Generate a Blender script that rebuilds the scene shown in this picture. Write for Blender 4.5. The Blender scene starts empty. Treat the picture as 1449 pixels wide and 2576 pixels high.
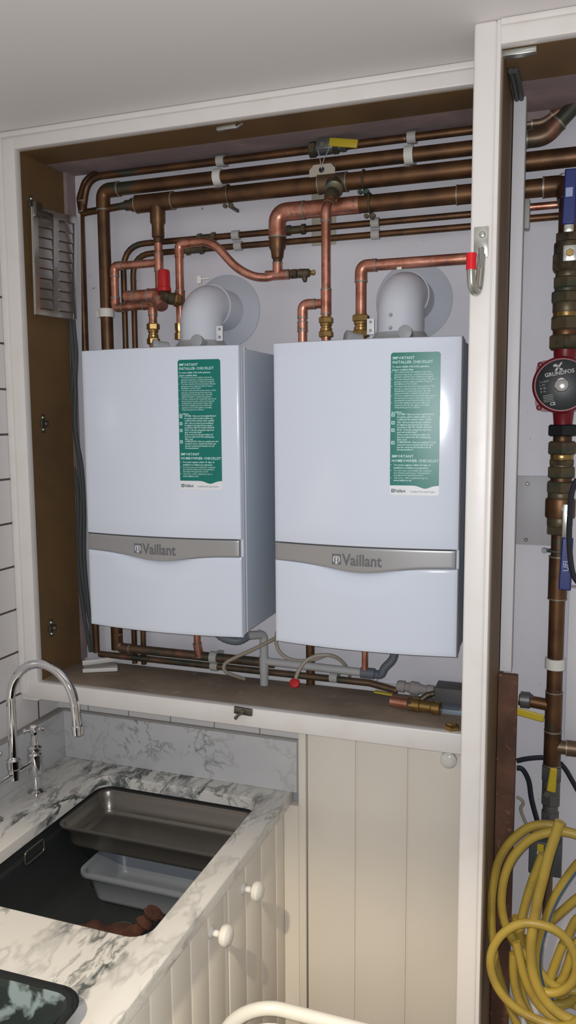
import bpy, bmesh, math, random
from mathutils import Vector, Matrix
random.seed(7)
S = bpy.context.scene
COL = S.collection
V = Vector
PI = math.pi
# ------------------------------------------------------------------ camera (solved from the photograph)
CAM = V((1.4452, -1.8839, 1.90)); yaw, pit, rol, FPX = -.3431, -.1156, -.0064, 2023.868
_cy, _sy, _cp, _sp = math.cos(yaw), math.sin(yaw), math.cos(pit), math.sin(pit)
FW = V((_sy*_cp, _cy*_cp, _sp)); _r = V((_cy, -_sy, 0)); _u = _r.cross(FW)
_cr, _sr = math.cos(rol), math.sin(rol)
RT = _r*_cr + _u*_sr; UP = _u*_cr - _r*_sr
cd = bpy.data.cameras.new('camera'); cam = bpy.data.objects.new('camera', cd); COL.objects.link(cam)
cd.sensor_fit = 'VERTICAL'; cd.sensor_height = 36.0; cd.lens = FPX*36/2576
cd.clip_start = .02; cd.clip_end = 50
M = Matrix((RT, UP, -FW)).transposed().to_4x4(); M.translation = CAM; cam.matrix_world = M
S.camera = cam
def P(px, py, y=None, x=None, z=None):
    """point of the place seen at a measured direction, on the plane y=, x= or z="""
    d = FW + RT*((px-724.5)/FPX) - UP*((py-1288)/FPX)
    i, v = (1, y) if y is not None else ((0, x) if x is not None else (2, z))
    return CAM + d*((v-CAM[i])/d[i])
# ------------------------------------------------------------------ materials
def mat(name, col, rough=.5, metal=0, spec=.5, bump=None, var=None, coat=0, trans=0, ior=1.45, alpha=1, sss=0):
    """var=(scale, colour2, lo, hi[, detail]) noise mix; bump=(scale, strength)"""
    m = bpy.data.materials.new(name); m.use_nodes = True
    nt = m.node_tree; b = nt.nodes['Principled BSDF']
    b.inputs['Base Color'].default_value = (*col, 1); b.inputs['Roughness'].default_value = rough
    b.inputs['Metallic'].default_value = metal; b.inputs['Specular IOR Level'].default_value = spec
    b.inputs['Coat Weight'].default_value = coat; b.inputs['Coat Roughness'].default_value = .08
    b.inputs['Transmission Weight'].default_value = trans; b.inputs['IOR'].default_value = ior
    b.inputs['Alpha'].default_value = alpha
    tc = nt.nodes.new('ShaderNodeTexCoord'); m['_tc'] = 1
    last = None
    for v in (var if isinstance(var, list) else ([var] if var else [])):
        n = nt.nodes.new('ShaderNodeTexNoise'); n.inputs['Scale'].default_value = v[0]
        n.inputs['Detail'].default_value = v[4] if len(v) > 4 else 5
        n.inputs['Distortion'].default_value = .4
        nt.links.new(tc.outputs['Object'], n.inputs['Vector'])
        r = nt.nodes.new('ShaderNodeMapRange'); r.inputs['From Min'].default_value = v[2]; r.inputs['From Max'].default_value = v[3]
        nt.links.new(n.outputs['Fac'], r.inputs['Value'])
        mx = nt.nodes.new('ShaderNodeMix'); mx.data_type = 'RGBA'
        nt.links.new(r.outputs['Result'], mx.inputs['Factor'])
        if last: nt.links.new(last, mx.inputs['A'])
        else: mx.inputs['A'].default_value = (*col, 1)
        mx.inputs['B'].default_value = (*v[1], 1); last = mx.outputs['Result']
    if last: nt.links.new(last, b.inputs['Base Color'])
    if bump:
        n = nt.nodes.new('ShaderNodeTexNoise'); n.inputs['Scale'].default_value = bump[0]; n.inputs['Detail'].default_value = 6
        nt.links.new(tc.outputs['Object'], n.inputs['Vector'])
        bp = nt.nodes.new('ShaderNodeBump'); bp.inputs['Strength'].default_value = bump[1]; bp.inputs['Distance'].default_value = .004
        nt.links.new(n.outputs['Fac'], bp.inputs['Height']); nt.links.new(bp.outputs['Normal'], b.inputs['Normal'])
    return m
def tile_mat(name, col, grout, axis_u, hz, z0, hu=None, u0=0, w=.03, rough=.25):
    """glazed tiles with real grout lines; object coords = world coords"""
    m = mat(name, col, rough); nt = m.node_tree; b = nt.nodes['Principled BSDF']; N = nt.nodes.new; L = nt.links.new
    tc = N('ShaderNodeTexCoord'); sp = N('ShaderNodeSeparateXYZ'); L(tc.outputs['Object'], sp.inputs[0])
    def line(sock, h, o, w):
        a = N('ShaderNodeMath'); a.operation = 'SUBTRACT'; L(sock, a.inputs[0]); a.inputs[1].default_value = o
        d = N('ShaderNodeMath'); d.operation = 'DIVIDE'; L(a.outputs[0], d.inputs[0]); d.inputs[1].default_value = h
        s = N('ShaderNodeMath'); s.operation = 'ADD'; L(d.outputs[0], s.inputs[0]); s.inputs[1].default_value = .5
        f = N('ShaderNodeMath'); f.operation = 'FRACT'; L(s.outputs[0], f.inputs[0])
        g = N('ShaderNodeMath'); g.operation = 'SUBTRACT'; L(f.outputs[0], g.inputs[0]); g.inputs[1].default_value = .5
        k = N('ShaderNodeMath'); k.operation = 'ABSOLUTE'; L(g.outputs[0], k.inputs[0])
        c = N('ShaderNodeMath'); c.operation = 'LESS_THAN'; L(k.outputs[0], c.inputs[0]); c.inputs[1].default_value = w/h/2
        return c.outputs[0]
    o = line(sp.outputs[2], hz, z0, w)
    if hu:
        o2 = line(sp.outputs[axis_u], hu, u0, w)
        mx = N('ShaderNodeMath'); mx.operation = 'MAXIMUM'; L(o, mx.inputs[0]); L(o2, mx.inputs[1]); o = mx.outputs[0]
    mi = N('ShaderNodeMix'); mi.data_type = 'RGBA'; L(o, mi.inputs['Factor'])
    mi.inputs['A'].default_value = (*col, 1); mi.inputs['B'].default_value = (*grout, 1); L(mi.outputs['Result'], b.inputs['Base Color'])
    r = N('ShaderNodeMapRange'); r.inputs['To Min'].default_value = rough; r.inputs['To Max'].default_value = .9; L(o, r.inputs['Value']); L(r.outputs['Result'], b.inputs['Roughness'])
    inv = N('ShaderNodeMath'); inv.operation = 'SUBTRACT'; inv.inputs[0].default_value = 1; L(o, inv.inputs[1])
    bp = N('ShaderNodeBump'); bp.inputs['Strength'].default_value = .5; bp.inputs['Distance'].default_value = .002; L(inv.outputs[0], bp.inputs['Height']); L(bp.outputs['Normal'], b.inputs['Normal'])
    return m
def marble_mat(name, base, warm, vein, rot, scale=1., lo=.02, dens=.5):
    m = mat(name, base, .22); nt = m.node_tree; b = nt.nodes['Principled BSDF']; N = nt.nodes.new; L = nt.links.new
    tc = N('ShaderNodeTexCoord'); mp = N('ShaderNodeMapping'); mp.inputs['Rotation'].default_value = rot
    mp.inputs['Scale'].default_value = (scale, scale*.42, scale); L(tc.outputs['Object'], mp.inputs['Vector'])
    def noise(sc, det, dist, src):
        n = N('ShaderNodeTexNoise'); n.inputs['Scale'].default_value = sc; n.inputs['Detail'].default_value = det
        n.inputs['Distortion'].default_value = dist; n.inputs['Roughness'].default_value = .6; L(src, n.inputs['Vector']); return n.outputs['Fac']
    def ridge(fac, width):
        a = N('ShaderNodeMath'); a.operation = 'SUBTRACT'; L(fac, a.inputs[0]); a.inputs[1].default_value = .5
        k = N('ShaderNodeMath'); k.operation = 'ABSOLUTE'; L(a.outputs[0], k.inputs[0])
        r = N('ShaderNodeMapRange'); r.inputs['From Min'].default_value = 0; r.inputs['From Max'].default_value = width
        r.inputs['To Min'].default_value = 1; r.inputs['To Max'].default_value = 0; L(k.outputs[0], r.inputs['Value']); return r.outputs['Result']
    # warp the coordinates so the veins run jagged
    wn = N('ShaderNodeTexNoise'); wn.inputs['Scale'].default_value = 9; wn.inputs['Detail'].default_value = 8; L(mp.outputs[0], wn.inputs['Vector'])
    wa = N('ShaderNodeVectorMath'); wa.operation = 'SCALE'; wa.inputs['Scale'].default_value = .16; L(wn.outputs['Color'], wa.inputs[0])
    wb_ = N('ShaderNodeVectorMath'); wb_.operation = 'ADD'; L(mp.outputs[0], wb_.inputs[0]); L(wa.outputs[0], wb_.inputs[1]); wv = wb_.outputs[0]
    v1 = ridge(noise(3.6, 4, .2, wv), lo)
    v2 = ridge(noise(9.5, 5, .2, wv), lo*1.5)
    msk = noise(3.2, 3, .3, mp.outputs[0])
    mr = N('ShaderNodeMapRange'); mr.inputs['From Min'].default_value = dens-.04; mr.inputs['From Max'].default_value = dens+.08; L(msk, mr.inputs['Value'])
    def mul(a, c):
        k = N('ShaderNodeMath'); k.operation = 'MULTIPLY'; L(a, k.inputs[0])
        if isinstance(c, float): k.inputs[1].default_value = c
        else: L(c, k.inputs[1])
        return k.outputs[0]
    ad = N('ShaderNodeMath'); ad.operation = 'ADD'; ad.use_clamp = True
    mm = N('ShaderNodeMath'); mm.operation = 'ADD'; L(mul(mr.outputs['Result'], .75), mm.inputs[0]); mm.inputs[1].default_value = .28
    L(mul(v1, mm.outputs[0]), ad.inputs[0]); L(mul(v2, mul(mr.outputs['Result'], .8)), ad.inputs[1])
    cl = noise(5, 4, .3, tc.outputs['Object'])
    mi0 = N('ShaderNodeMix'); mi0.data_type = 'RGBA'; mi0.inputs['A'].default_value = (*base, 1); mi0.inputs['B'].default_value = (*warm, 1); L(cl, mi0.inputs['Factor'])
    mi = N('ShaderNodeMix'); mi.data_type = 'RGBA'; L(mi0.outputs['Result'], mi.inputs['A']); mi.inputs['B'].default_value = (*vein, 1)
    L(ad.outputs[0], mi.inputs['Factor']); L(mi.outputs['Result'], b.inputs['Base Color'])
    return m
K = {}
K['cream'] = mat('cream_paint', (.80, .765, .735), .38, bump=(30, .12), var=(9, (.75, .70, .655), .5, .8))
K['ceil'] = mat('ceiling_paint', (.82, .785, .765), .6, bump=(6, .25))
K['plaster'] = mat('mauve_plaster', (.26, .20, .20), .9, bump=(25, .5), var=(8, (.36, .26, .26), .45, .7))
K['wall'] = mat('lilac_wall_paint', (.66, .645, .69), .55, bump=(14, .25), var=[(4, (.60, .585, .62), .45, .75), (38, (.24, .17, .15), .72, .78, 2)])
K['batten'] = mat('grey_white_paint', (.66, .65, .67), .5)
K['ochre'] = mat('ochre_brown_board', (.165, .095, .038), .6, bump=(40, .1), var=(5, (.12, .072, .036), .4, .7))
K['dustboard'] = mat('dusty_shelf_board', (.32, .245, .185), .85, bump=(45, .35), var=[(6, (.20, .155, .12), .4, .7), (30, (.42, .33, .25), .62, .75)])
K['timber'] = mat('dark_rough_timber', (.13, .06, .035), .8, bump=(60, .5), var=[(10, (.07, .032, .02), .4, .65), (45, (.26, .13, .08), .62, .75)])
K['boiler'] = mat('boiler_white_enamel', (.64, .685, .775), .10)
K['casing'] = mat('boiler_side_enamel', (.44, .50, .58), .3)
K['seam'] = mat('dark_seam', (.05, .05, .06), .6)
K['silver'] = mat('satin_silver', (.34, .335, .335), .38, metal=.4)
K['logo'] = mat('grey_letters', (.13, .13, .135), .5)
K['logow'] = mat('pale_emblem', (.62, .64, .68), .4)
K['green'] = mat('green_sticker', (.0, .155, .125), .35)
K['stw'] = mat('sticker_white', (.72, .72, .74), .4)
K['stt'] = mat('sticker_text', (.55, .75, .72), .5)
K['stdark'] = mat('sticker_dark_text', (.03, .09, .09), .5)
K['flue'] = mat('flue_white', (.60, .62, .68), .3)
K['fluegrey'] = mat('flue_collar_grey', (.34, .35, .36), .45)
K['plate'] = mat('flue_plate', (.46, .475, .53), .6)
K['cunew'] = mat('new_copper', (.64, .30, .215), .38, metal=.85, var=[(26, (.42, .17, .11), .42, .62), (55, (.26, .19, .16), .62, .70)], bump=(60, .12))
K['cuold'] = mat('aged_copper', (.165, .084, .040), .46, metal=.75, var=[(14, (.095, .052, .030), .4, .62), (9, (.085, .09, .065), .58, .68), (70, (.4, .3, .24), .75, .79, 2)])
K['cugreen'] = mat('tarnished_copper', (.17, .11, .07), .45, metal=.65, var=[(11, (.075, .082, .062), .46, .62), (17, (.27, .13, .09), .58, .7)])
K['solder'] = mat('solder_ring', (.28, .27, .23), .45, metal=.6)
K['brass'] = mat('brass', (.42, .27, .10), .3, metal=.85, var=(40, (.30, .19, .08), .5, .7))
K['brassold'] = mat('verdigris_brass', (.12, .095, .055), .45, metal=.5, var=[(16, (.06, .09, .068), .50, .64), (25, (.065, .042, .03), .5, .66)])
K['chrome'] = mat('chrome', (.80, .80, .82), .07, metal=1)
K['plate_metal'] = mat('polished_plate', (.72, .70, .68), .22, metal=.9)
K['steel'] = mat('zinc_steel', (.62, .63, .60), .25, metal=.9, var=(12, (.45, .46, .38), .4, .7))
K['darksteel'] = mat('old_hinge_steel', (.16, .145, .12), .35, metal=.8)
K['pansteel'] = mat('dull_pan_steel', (.20, .185, .165), .3, metal=.7, bump=(200, .1))
K['sink'] = mat('dark_sink', (.028, .031, .032), .35, metal=.2)
K['red'] = mat('red_plastic', (.45, .012, .015), .35)
K['redbright'] = mat('bright_red_sleeve', (.72, .01, .02), .35)
K['pumpred'] = mat('pump_red_casting', (.16, .006, .012), .4)
K['black'] = mat('black_plastic', (.012, .014, .016), .35)
K['face'] = mat('pump_black_face', (.016, .02, .022), .4)
K['facetext'] = mat('pump_pale_print', (.42, .41, .38), .5)
K['clip'] = mat('pipe_clip_plastic', (.42, .41, .39), .5)
K['clipw'] = mat('white_clip_plastic', (.68, .66, .62), .45)
K['blue'] = mat('blue_lever', (.012, .025, .16), .35)
K['bluetext'] = mat('lever_pale_mark', (.35, .42, .6), .5)
K['yellow'] = mat('yellow_lever', (.48, .36, .02), .45)
K['hose'] = mat('yellow_hose', (.40, .285, .05), .42, var=(12, (.29, .20, .04), .45, .7), bump=(150, .15))
K['hoseblue'] = mat('hose_blue_stripe', (.03, .10, .22), .5)
K['cable'] = mat('grey_cable', (.062, .068, .07), .5)
K['bcable'] = mat('black_cable', (.016, .018, .028), .4)
K['waste'] = mat('white_waste_pipe', (.40, .40, .40), .4)
K['wastegrey'] = mat('grey_waste_rubber', (.115, .13, .155), .5)
K['tan'] = mat('tan_braided_hose', (.33, .29, .23), .5, bump=(120, .2))
K['tag'] = mat('buff_tag', (.42, .38, .31), .7)
K['box'] = mat('grey_box', (.10, .095, .095), .6)
K['boxblue'] = mat('pale_blue_steel', (.30, .36, .42), .4, metal=.3)
K['lever'] = mat('gunmetal', (.16, .17, .17), .4, metal=.7)
K['valvegrey'] = mat('painted_valve_grey', (.13, .13, .125), .45, metal=.5)
K['frost'] = mat('scaled_white_valve', (.32, .29, .28), .8, bump=(60, .8))
K['metalplate'] = mat('grey_blank_plate', (.42, .41, .42), .5)
K['tarp'] = mat('frosted_plastic', (.30, .33, .37), .35, alpha=.55)
K['rag'] = mat('rust_brown_cloth', (.075, .028, .016), .95, bump=(35, 1.), var=(30, (.035, .014, .009), .4, .65))
K['ragred'] = mat('dull_red_cloth', (.14, .045, .034), .95, bump=(30, .8))
K['knob'] = mat('white_ceramic', (.80, .78, .72), .15, coat=.3)
K['rust'] = mat('worn_knob_rose', (.70, .68, .63), .4, var=(55, (.22, .06, .02), .60, .66))
K['door'] = mat('cream_door_paint', (.84, .785, .69), .42, var=(3, (.80, .74, .645), .4, .7))
K['white'] = mat('white_plastic_tub', (.78, .76, .68), .3)
K['bowl'] = mat('black_glossy_bowl', (.010, .012, .012), .22)
K['bowlin'] = mat('black_painted_reflections', (.010, .016, .015), .2, var=[(16, (.16, .21, .22), .54, .62, 9)])  # pale marbled noise paints reflections into the black of the dish
K['floor'] = mat('grey_floor', (.20, .18, .16), .5, var=(3, (.16, .14, .13), .4, .6))
K['marble'] = marble_mat('marble_worktop', (.76, .755, .735), (.64, .61, .55), (.095, .11, .105), (0, 0, .75), 1.4, .032, .46)
K['marbleback'] = marble_mat('marble_upstand', (.62, .62, .63), (.56, .56, .565), (.26, .265, .27), (.2, .6, .3), 1.0, .016, .56)
K['caulk'] = mat('dirty_caulk', (.36, .34, .31), .7)
K['tileL'] = tile_mat('white_tiles_side', (.70, .67, .66), (.10, .075, .085), 1, .1253, 1.109, .25, .07, .006)
K['tileB'] = tile_mat('white_tiles_back', (.66, .64, .64), (.30, .26, .25), 0, .11, 1.068, .1427, .1930, .004)
# ------------------------------------------------------------------ mesh builder
class MB:
    def __init__(s): s.v = []; s.f = []
    def add(s, vs, fs):
        o = len(s.v); s.v += [V(p) for p in vs]; s.f += [tuple(i+o for i in f) for f in fs]; return s
    def box(s, a, b, bev=0, seg=2):
        a, b = [min(p, q) for p, q in zip(a, b)], [max(p, q) for p, q in zip(a, b)]
        bm = bmesh.new(); bmesh.ops.create_cube(bm, size=1)
        for w in bm.verts: w.co = V([a[i] + (w.co[i]+.5)*(b[i]-a[i]) for i in range(3)])
        if bev: bmesh.ops.bevel(bm, geom=bm.edges[:], offset=bev, segments=seg, profile=.5, affect='EDGES')
        s.bm(bm); return s
    def bm(s, bm, mtx=None):
        bm.verts.index_update()
        s.add([(mtx @ w.co) if mtx else w.co.copy() for w in bm.verts], [[w.index for w in f.verts] for f in bm.faces]); bm.free(); return s
    def obox(s, c, ax, half, bev=0):
        """oriented box: centre, 3 axes, half sizes"""
        bm = bmesh.new(); bmesh.ops.create_cube(bm, size=2)
        for w in bm.verts: w.co = V([w.co[i]*half[i] for i in range(3)])
        if bev: bmesh.ops.bevel(bm, geom=bm.edges[:], offset=bev, segments=2, profile=.5, affect='EDGES')
        m = Matrix([V(a).normalized() for a in ax]).transposed().to_4x4(); m.translation = V(c)
        return s.bm(bm, m)
    def sweep(s, pts, r, seg=14, caps=True, closed=False, squash=None):
        pts = [V(p) for p in pts]; n = len(pts); rr = r if isinstance(r, (list, tuple)) else [r]*n
        def tan(i):
            if closed: t = pts[(i+1) % n]-pts[i-1]
            elif i == 0: t = pts[1]-pts[0]
            elif i == n-1: t = pts[-1]-pts[-2]
            else: t = (pts[i+1]-pts[i]).normalized()+(pts[i]-pts[i-1]).normalized()
            return t.normalized()
        t0 = tan(0); a = V((0, 0, 1)) if abs(t0.z) < .9 else V((0, 1, 0))
        nrm = (a-t0*a.dot(t0)).normalized(); vs = []; fs = []
        for i in range(n):
            t = tan(i); q = t0.rotation_difference(t); nrm = q @ nrm; nrm = (nrm-t*nrm.dot(t)).normalized(); t0 = t; bn = t.cross(nrm)
            for k in range(seg):
                an = 2*PI*k/seg; vs.append(pts[i]+(nrm*math.cos(an)+bn*math.sin(an)*(squash or 1))*rr[i])
        m = n if closed else n-1
        for i in range(m):
            j = (i+1) % n
            for k in range(seg): l = (k+1) % seg; fs.append((i*seg+k, i*seg+l, j*seg+l, j*seg+k))
        if caps and not closed: fs.append(tuple(range(seg-1, -1, -1))); fs.append(tuple((n-1)*seg+k for k in range(seg)))
        return s.add(vs, fs)
    def lathe(s, o, d, prof, seg=24, closed=False):
        """prof: [(dist along d, radius)]"""
        o, d = V(o), V(d).normalized(); a = V((0, 0, 1)) if abs(d.z) < .9 else V((0, 1, 0))
        u = d.cross(a).normalized(); w = d.cross(u); vs = []; fs = []; n = len(prof)
        for (h, r) in prof:
            for k in range(seg):
                an = 2*PI*k/seg+PI/seg; vs.append(o+d*h+(u*math.cos(an)+w*math.sin(an))*max(r, 1e-5))
        for i in range(n-1):
            for k in range(seg): l = (k+1) % seg; fs.append((i*seg+k, (i+1)*seg+k, (i+1)*seg+l, i*seg+l))
        fs.append(tuple(range(seg))); fs.append(tuple((n-1)*seg+k for k in range(seg-1, -1, -1)))
        return s.add(vs, fs)
    def hexnut(s, o, d, h, r): return s.lathe(o, d, [(0, r*.88), (h*.12, r), (h*.88, r), (h, r*.88)], 6)
    def prism(s, poly, fn, y0, y1):
        """poly 2D outline; fn(u, v, t)->3D"""
        n = len(poly); vs = [fn(u, v, y0) for u, v in poly]+[fn(u, v, y1) for u, v in poly]
        fs = [tuple(range(n)), tuple(range(2*n-1, n-1, -1))]+[(i, (i+1) % n, n+(i+1) % n, n+i) for i in range(n)]
        return s.add(vs, fs)
    def build(s, name, m, parent=None, smooth=True, ang=35, inv=None):
        me = bpy.data.meshes.new(name); me.from_pydata([tuple(p) for p in s.v], [], s.f); me.update()
        bm = bmesh.new(); bm.from_mesh(me); bmesh.ops.remove_doubles(bm, verts=bm.verts[:], dist=1e-6)
        bmesh.ops.recalc_face_normals(bm, faces=bm.faces[:])
        for f in bm.faces: f.smooth = smooth
        lim = math.radians(ang)
        for e in bm.edges:
            if len(e.link_faces) == 2 and e.calc_face_angle(0) > lim: e.smooth = False
        bm.to_mesh(me); bm.free()
        me.materials.append(m)
        o = bpy.data.objects.new(name, me); COL.objects.link(o)
        if parent is not None:
            bpy.context.view_layer.update(); me.transform(parent.matrix_world.inverted()); o.parent = parent
        return o
def tag(o, label=None, cat=None, group=None, kind=None):
    if label: o['label'] = label
    if cat: o['category'] = cat
    if group: o['group'] = group
    if kind: o['kind'] = kind
    return o
def thing(name, label, cat, loc, group=None):
    o = bpy.data.objects.new(name, None); COL.objects.link(o); o.location = loc; o.empty_display_size = .02
    bpy.context.view_layer.update(); return tag(o, label, cat, group)
def struct(name, mb, m, **k): return tag(mb.build(name, m, **k), kind='structure')
def fillet(pts, R, n=7):
    pts = [V(p) for p in pts]; out = [pts[0]]
    for i in range(1, len(pts)-1):
        r = R[i-1] if isinstance(R, (list, tuple)) else R
        a, b, c = pts[i-1], pts[i], pts[i+1]; d1 = (a-b); d2 = (c-b)
        ang = d1.angle(d2)
        if ang > PI-.02 or r <= 0: out.append(b); continue
        t = min(r/math.tan(ang/2), d1.length*.49, d2.length*.49)
        p, q = b+d1.normalized()*t, b+d2.normalized()*t
        for k in range(n+1):
            s_ = k/n; out.append(p*(1-s_)**2+b*2*s_*(1-s_)+q*s_*s_)
    out.append(pts[-1]); return out
def smoothpath(pts, n=8):
    pts = [V(p) for p in pts]; out = []
    for i in range(len(pts)-1):
        p0 = pts[max(i-1, 0)]; p1 = pts[i]; p2 = pts[i+1]; p3 = pts[min(i+2, len(pts)-1)]
        for k in range(n):
            t = k/n
            out.append(.5*((2*p1)+(p2-p0)*t+(2*p0-5*p1+4*p2-p3)*t*t+(-p0+3*p1-3*p2+p3)*t**3))
    out.append(pts[-1]); return out
def seg_at(a, b, t0, t1):
    a, b = V(a), V(b); return a.lerp(b, t0), a.lerp(b, t1)
def pipe(name, label, pts, r, m, R=.03, elbow=None, em=None, seg=16, cat='pipe', group=None, root=None, sleeve=1.14):
    """one pipe run; elbow = list of corner indices that carry a soldered elbow"""
    pts = [V(p) for p in pts]
    t = root or thing(name, label, cat, pts[0], group)
    MB().sweep(fillet(pts, R), r, seg).build('tube', m, t)
    for i in (elbow or []):
        a, b, c = pts[i-1], pts[i], pts[i+1]; rr = R[i-1] if isinstance(R, (list, tuple)) else R
        d1, d2 = (a-b), (c-b); L = rr/math.tan(d1.angle(d2)/2)+r*1.1
        p, q = b+d1.normalized()*min(L, d1.length*.95), b+d2.normalized()*min(L, d2.length*.95)
        e = MB().sweep(fillet([p, b, q], rr), r*sleeve, seg).build('elbow', em or m, t)
        for w, d in ((p, d1), (q, d2)): MB().sweep([w-d.normalized()*.0015, w+d.normalized()*.0025], r*sleeve*1.035, seg).build('solder_joint', K['solder'], e)
    return t
def sleeve(t, a, b, r, m, name='coupling', rings=True, seg=16):
    a, b = V(a), V(b); o = MB().sweep([a, b], r, seg).build(name, m, t)
    if rings:
        d = (b-a).normalized()
        for w, k in ((a, -1), (b, 1)): MB().sweep([w, w+d*k*.003], r*1.04, seg).build('solder_joint', K['solder'], o)
    return o
def compression(t, o, d, r, L, m=None, name='compression_nut'):
    """brass compression coupling: body with two hex nuts"""
    m = m or K['brass']; o = V(o); d = V(d).normalized()
    b = MB().lathe(o, d, [(0, r*1.15), (L*.3, r*1.2), (L*.33, r*1.3), (L*.44, r*1.3), (L*.47, r*1.12), (L*.55, r*1.12), (L*.58, r*1.3), (L*.66, r*1.3), (L*.7, r*1.2), (L, r*1.15)], 20).build('valve_body', m, t)
    MB().hexnut(o+d*L*.03, d, L*.28, r*1.6).build(name, m, t); MB().hexnut(o+d*L*.68, d, L*.28, r*1.6).build(name, m, t)
def text_mb(txt, size, ox, oy, fn, mb, depth=.0003, bold=0., res=1, shear=0, align='LEFT', sx=1.):
    c = bpy.data.curves.new('t', 'FONT'); c.body = txt; c.size = size; c.extrude = 0; c.offset = bold; c.resolution_u = res; c.shear = shear; c.align_x = align
    o = bpy.data.objects.new('t', c); COL.objects.link(o); dg = bpy.context.evaluated_depsgraph_get()
    me = o.evaluated_get(dg).to_mesh()
    mb.add([fn(ox+w.co.x*sx, oy+w.co.y) for w in me.vertices], [tuple(p.vertices) for p in me.polygons])
    o.evaluated_get(dg).to_mesh_clear(); bpy.data.objects.remove(o); bpy.data.curves.remove(c)
def rrect(w, h, r, n=5, cx=0, cy=0):
    out = []
    for (sx, sy, a0) in ((1, 1, 0), (-1, 1, 90), (-1, -1, 180), (1, -1, 270)):
        for k in range(n+1):
            a = math.radians(a0+90*k/n); out.append((cx+sx*(w/2-r)+r*math.cos(a), cy+sy*(h/2-r)+r*math.sin(a)))
    return out
# ================================================================== THE SETTING
YW = .2586; ZS = 1.146; ZT = 2.622; ZC = 2.668; XP = 1.231; XPR = 1.283; YP = -.182; ZWT = .852
struct('floor', MB().box((-.2, -2.9, -.05), (3.0, YW+.05, 0)), K['floor'])
struct('ceiling', MB().box((-.2, -2.9, ZC), (3.0, YW+.05, ZC+.06)), K['ceil'])
struct('wall_back', MB().box((-.2, YW, 0), (3.0, YW+.06, ZC)), K['wall'])
struct('wall_left', MB().box((-.2, -2.9, 0), (-.0565, .24, ZC)), K['tileL'])
struct('wall_backsplash', MB().box((-.0565, .171, ZWT), (.745, .2, 1.094)), K['tileB'])
# face frame of the boiler cupboard and its boards
cup = thing('boiler_cupboard', 'open built-in cupboard framed in cream paint around the two white boilers', 'cupboard', (0, 0, ZS))
MB().box((-.056, -.004, 1.09), (0, .022, ZC-.001), .003).build('post', K['cream'], cup)
MB().box((-.0555, -.014, 1.11), (-.036, -.003, ZC-.002), .003).build('post_moulding', K['cream'], cup)
MB().box((-.0005, -.006, ZT), (XP, .02, ZC-.001), .003).box((-.05, -.016, ZC-.016), (XP, -.004, ZC-.001), .004).build('top_rail', K['cream'], cup)
MB().box((-.056, -.006, 1.096), (XP, .02, ZS+.002), .004).build('sill', K['cream'], cup)
MB().box((-.03, .02, ZS-.03), (1.26, .236, ZS), .002).build('shelf', K['dustboard'], cup)
MB().box((-.022, .02, ZS), (0, .216, ZT+.01)).build('side_panel', K['ochre'], cup)
MB().box((-.0, .0201, ZT-.0005), (1.262, .135, ZT+.018)).build('top_panel', K['ochre'], cup)
MB().box((-.05, .135, ZT), (1.262, YW-.0005, ZT+.03)).build('plaster_soffit', K['plaster'], cup)
MB().box((-.05, .2161, ZT-.18), (.012, YW-.0004, ZT)).box((-.05, .2161, ZS), (-.004, YW-.0004, ZT-.18)).build('plaster_reveal', K['plaster'], cup)
# small hardware on the frame
def hinge_plate(t, y, z, dark=0):
    h = MB().box((.0, y-.009, z-.026), (.003, y+.009, z+.026), .0015).box((.002, y-.016, z-.008), (.010, y+.016, z+.009), .002).build('hinge_plate', K['darksteel'], t)
    sc = MB()
    for dz in (-.017, .017): sc.lathe((.003, y, z+dz), (1, 0, 0), [(0, .0055), (.0025, .004)], 10)
    sc.lathe((.010, y+.004, z), (1, 0, 0), [(0, .005), (.002, .0045)], 10)
    sc.build('screw', K['steel'], h)
hinge_plate(cup, .07, 1.89); hinge_plate(cup, .069, 1.289); hinge_plate(cup, .058, 2.492)
c = P(572, 314, z=ZT)
ct = MB().box((c.x-.028, c.y-.005, ZT-.012), (c.x+.024, c.y+.006, ZT-.0005), .0015).sweep([c+V((.022, 0, -.010)), c+V((.04, .004, 0))], .003, 6).build('door_catch', K['steel'], cup)
c = P(612, 1789, y=-.008)
lt = MB().obox(c+V((0, .0, 0)), [(1, 0, -.05), (0, 1, 0), (.05, 0, 1)], (.026, .004, .010), .003).lathe(c+V((0, -.004, 0)), (0, -1, 0), [(0, .006), (.006, .006), (.007, .004)], 12).sweep([c+V((.004, -.009, .001)), c+V((-.01, -.012, -.008)), c+V((-.018, -.012, -.018))], [.0035, .004, .005], 8).build('door_latch', K['darksteel'], cup)
# tall cupboard right of it
tall = thing('tall_cupboard', 'open tall cupboard with cream post holding the red pump and yellow hose', 'cupboard', (XP, YP, 0))
MB().box((XP, YP, 0), (1.2755, YP+.045, ZC-.0006), .006, 3).build('tall_post', K['cream'], tall)
MB().box((1.2745, YP+.0025, 0), (XPR, YP+.045, ZC-.0007), .002).build('edge_strip', K['cream'], tall)
MB().box((XPR-.004, YP+.004, ZT), (1.95, YP+.03, ZC-.0006), .003).box((XPR-.002, YP-.004, ZC-.014), (1.95, YP+.006, ZC-.0008), .004).build('top_rail', K['cream'], tall)
MB().box((1.262, YP+.0451, 0), (1.285, YW-.0005, ZT+.004)).build('partition', K['ochre'], tall)
MB().box((1.2851, YP+.0301, ZT), (1.95, .02, ZT+.03)).build('top_panel', K['ochre'], tall)
MB().box((1.2851, .0201, ZT), (1.95, YW-.0005, ZT+.03)).box((1.2851, .21, ZT-.020), (1.362, YW-.0005, ZT)).build('plaster_soffit', K['plaster'], tall)
c = P(1303, 125, z=ZT)
MB().box((c.x-.036, c.y-.01, ZT-.012), (c.x+.036, c.y+.01, ZT-.0005), .0015).build('door_catch', K['steel'], tall)
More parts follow.
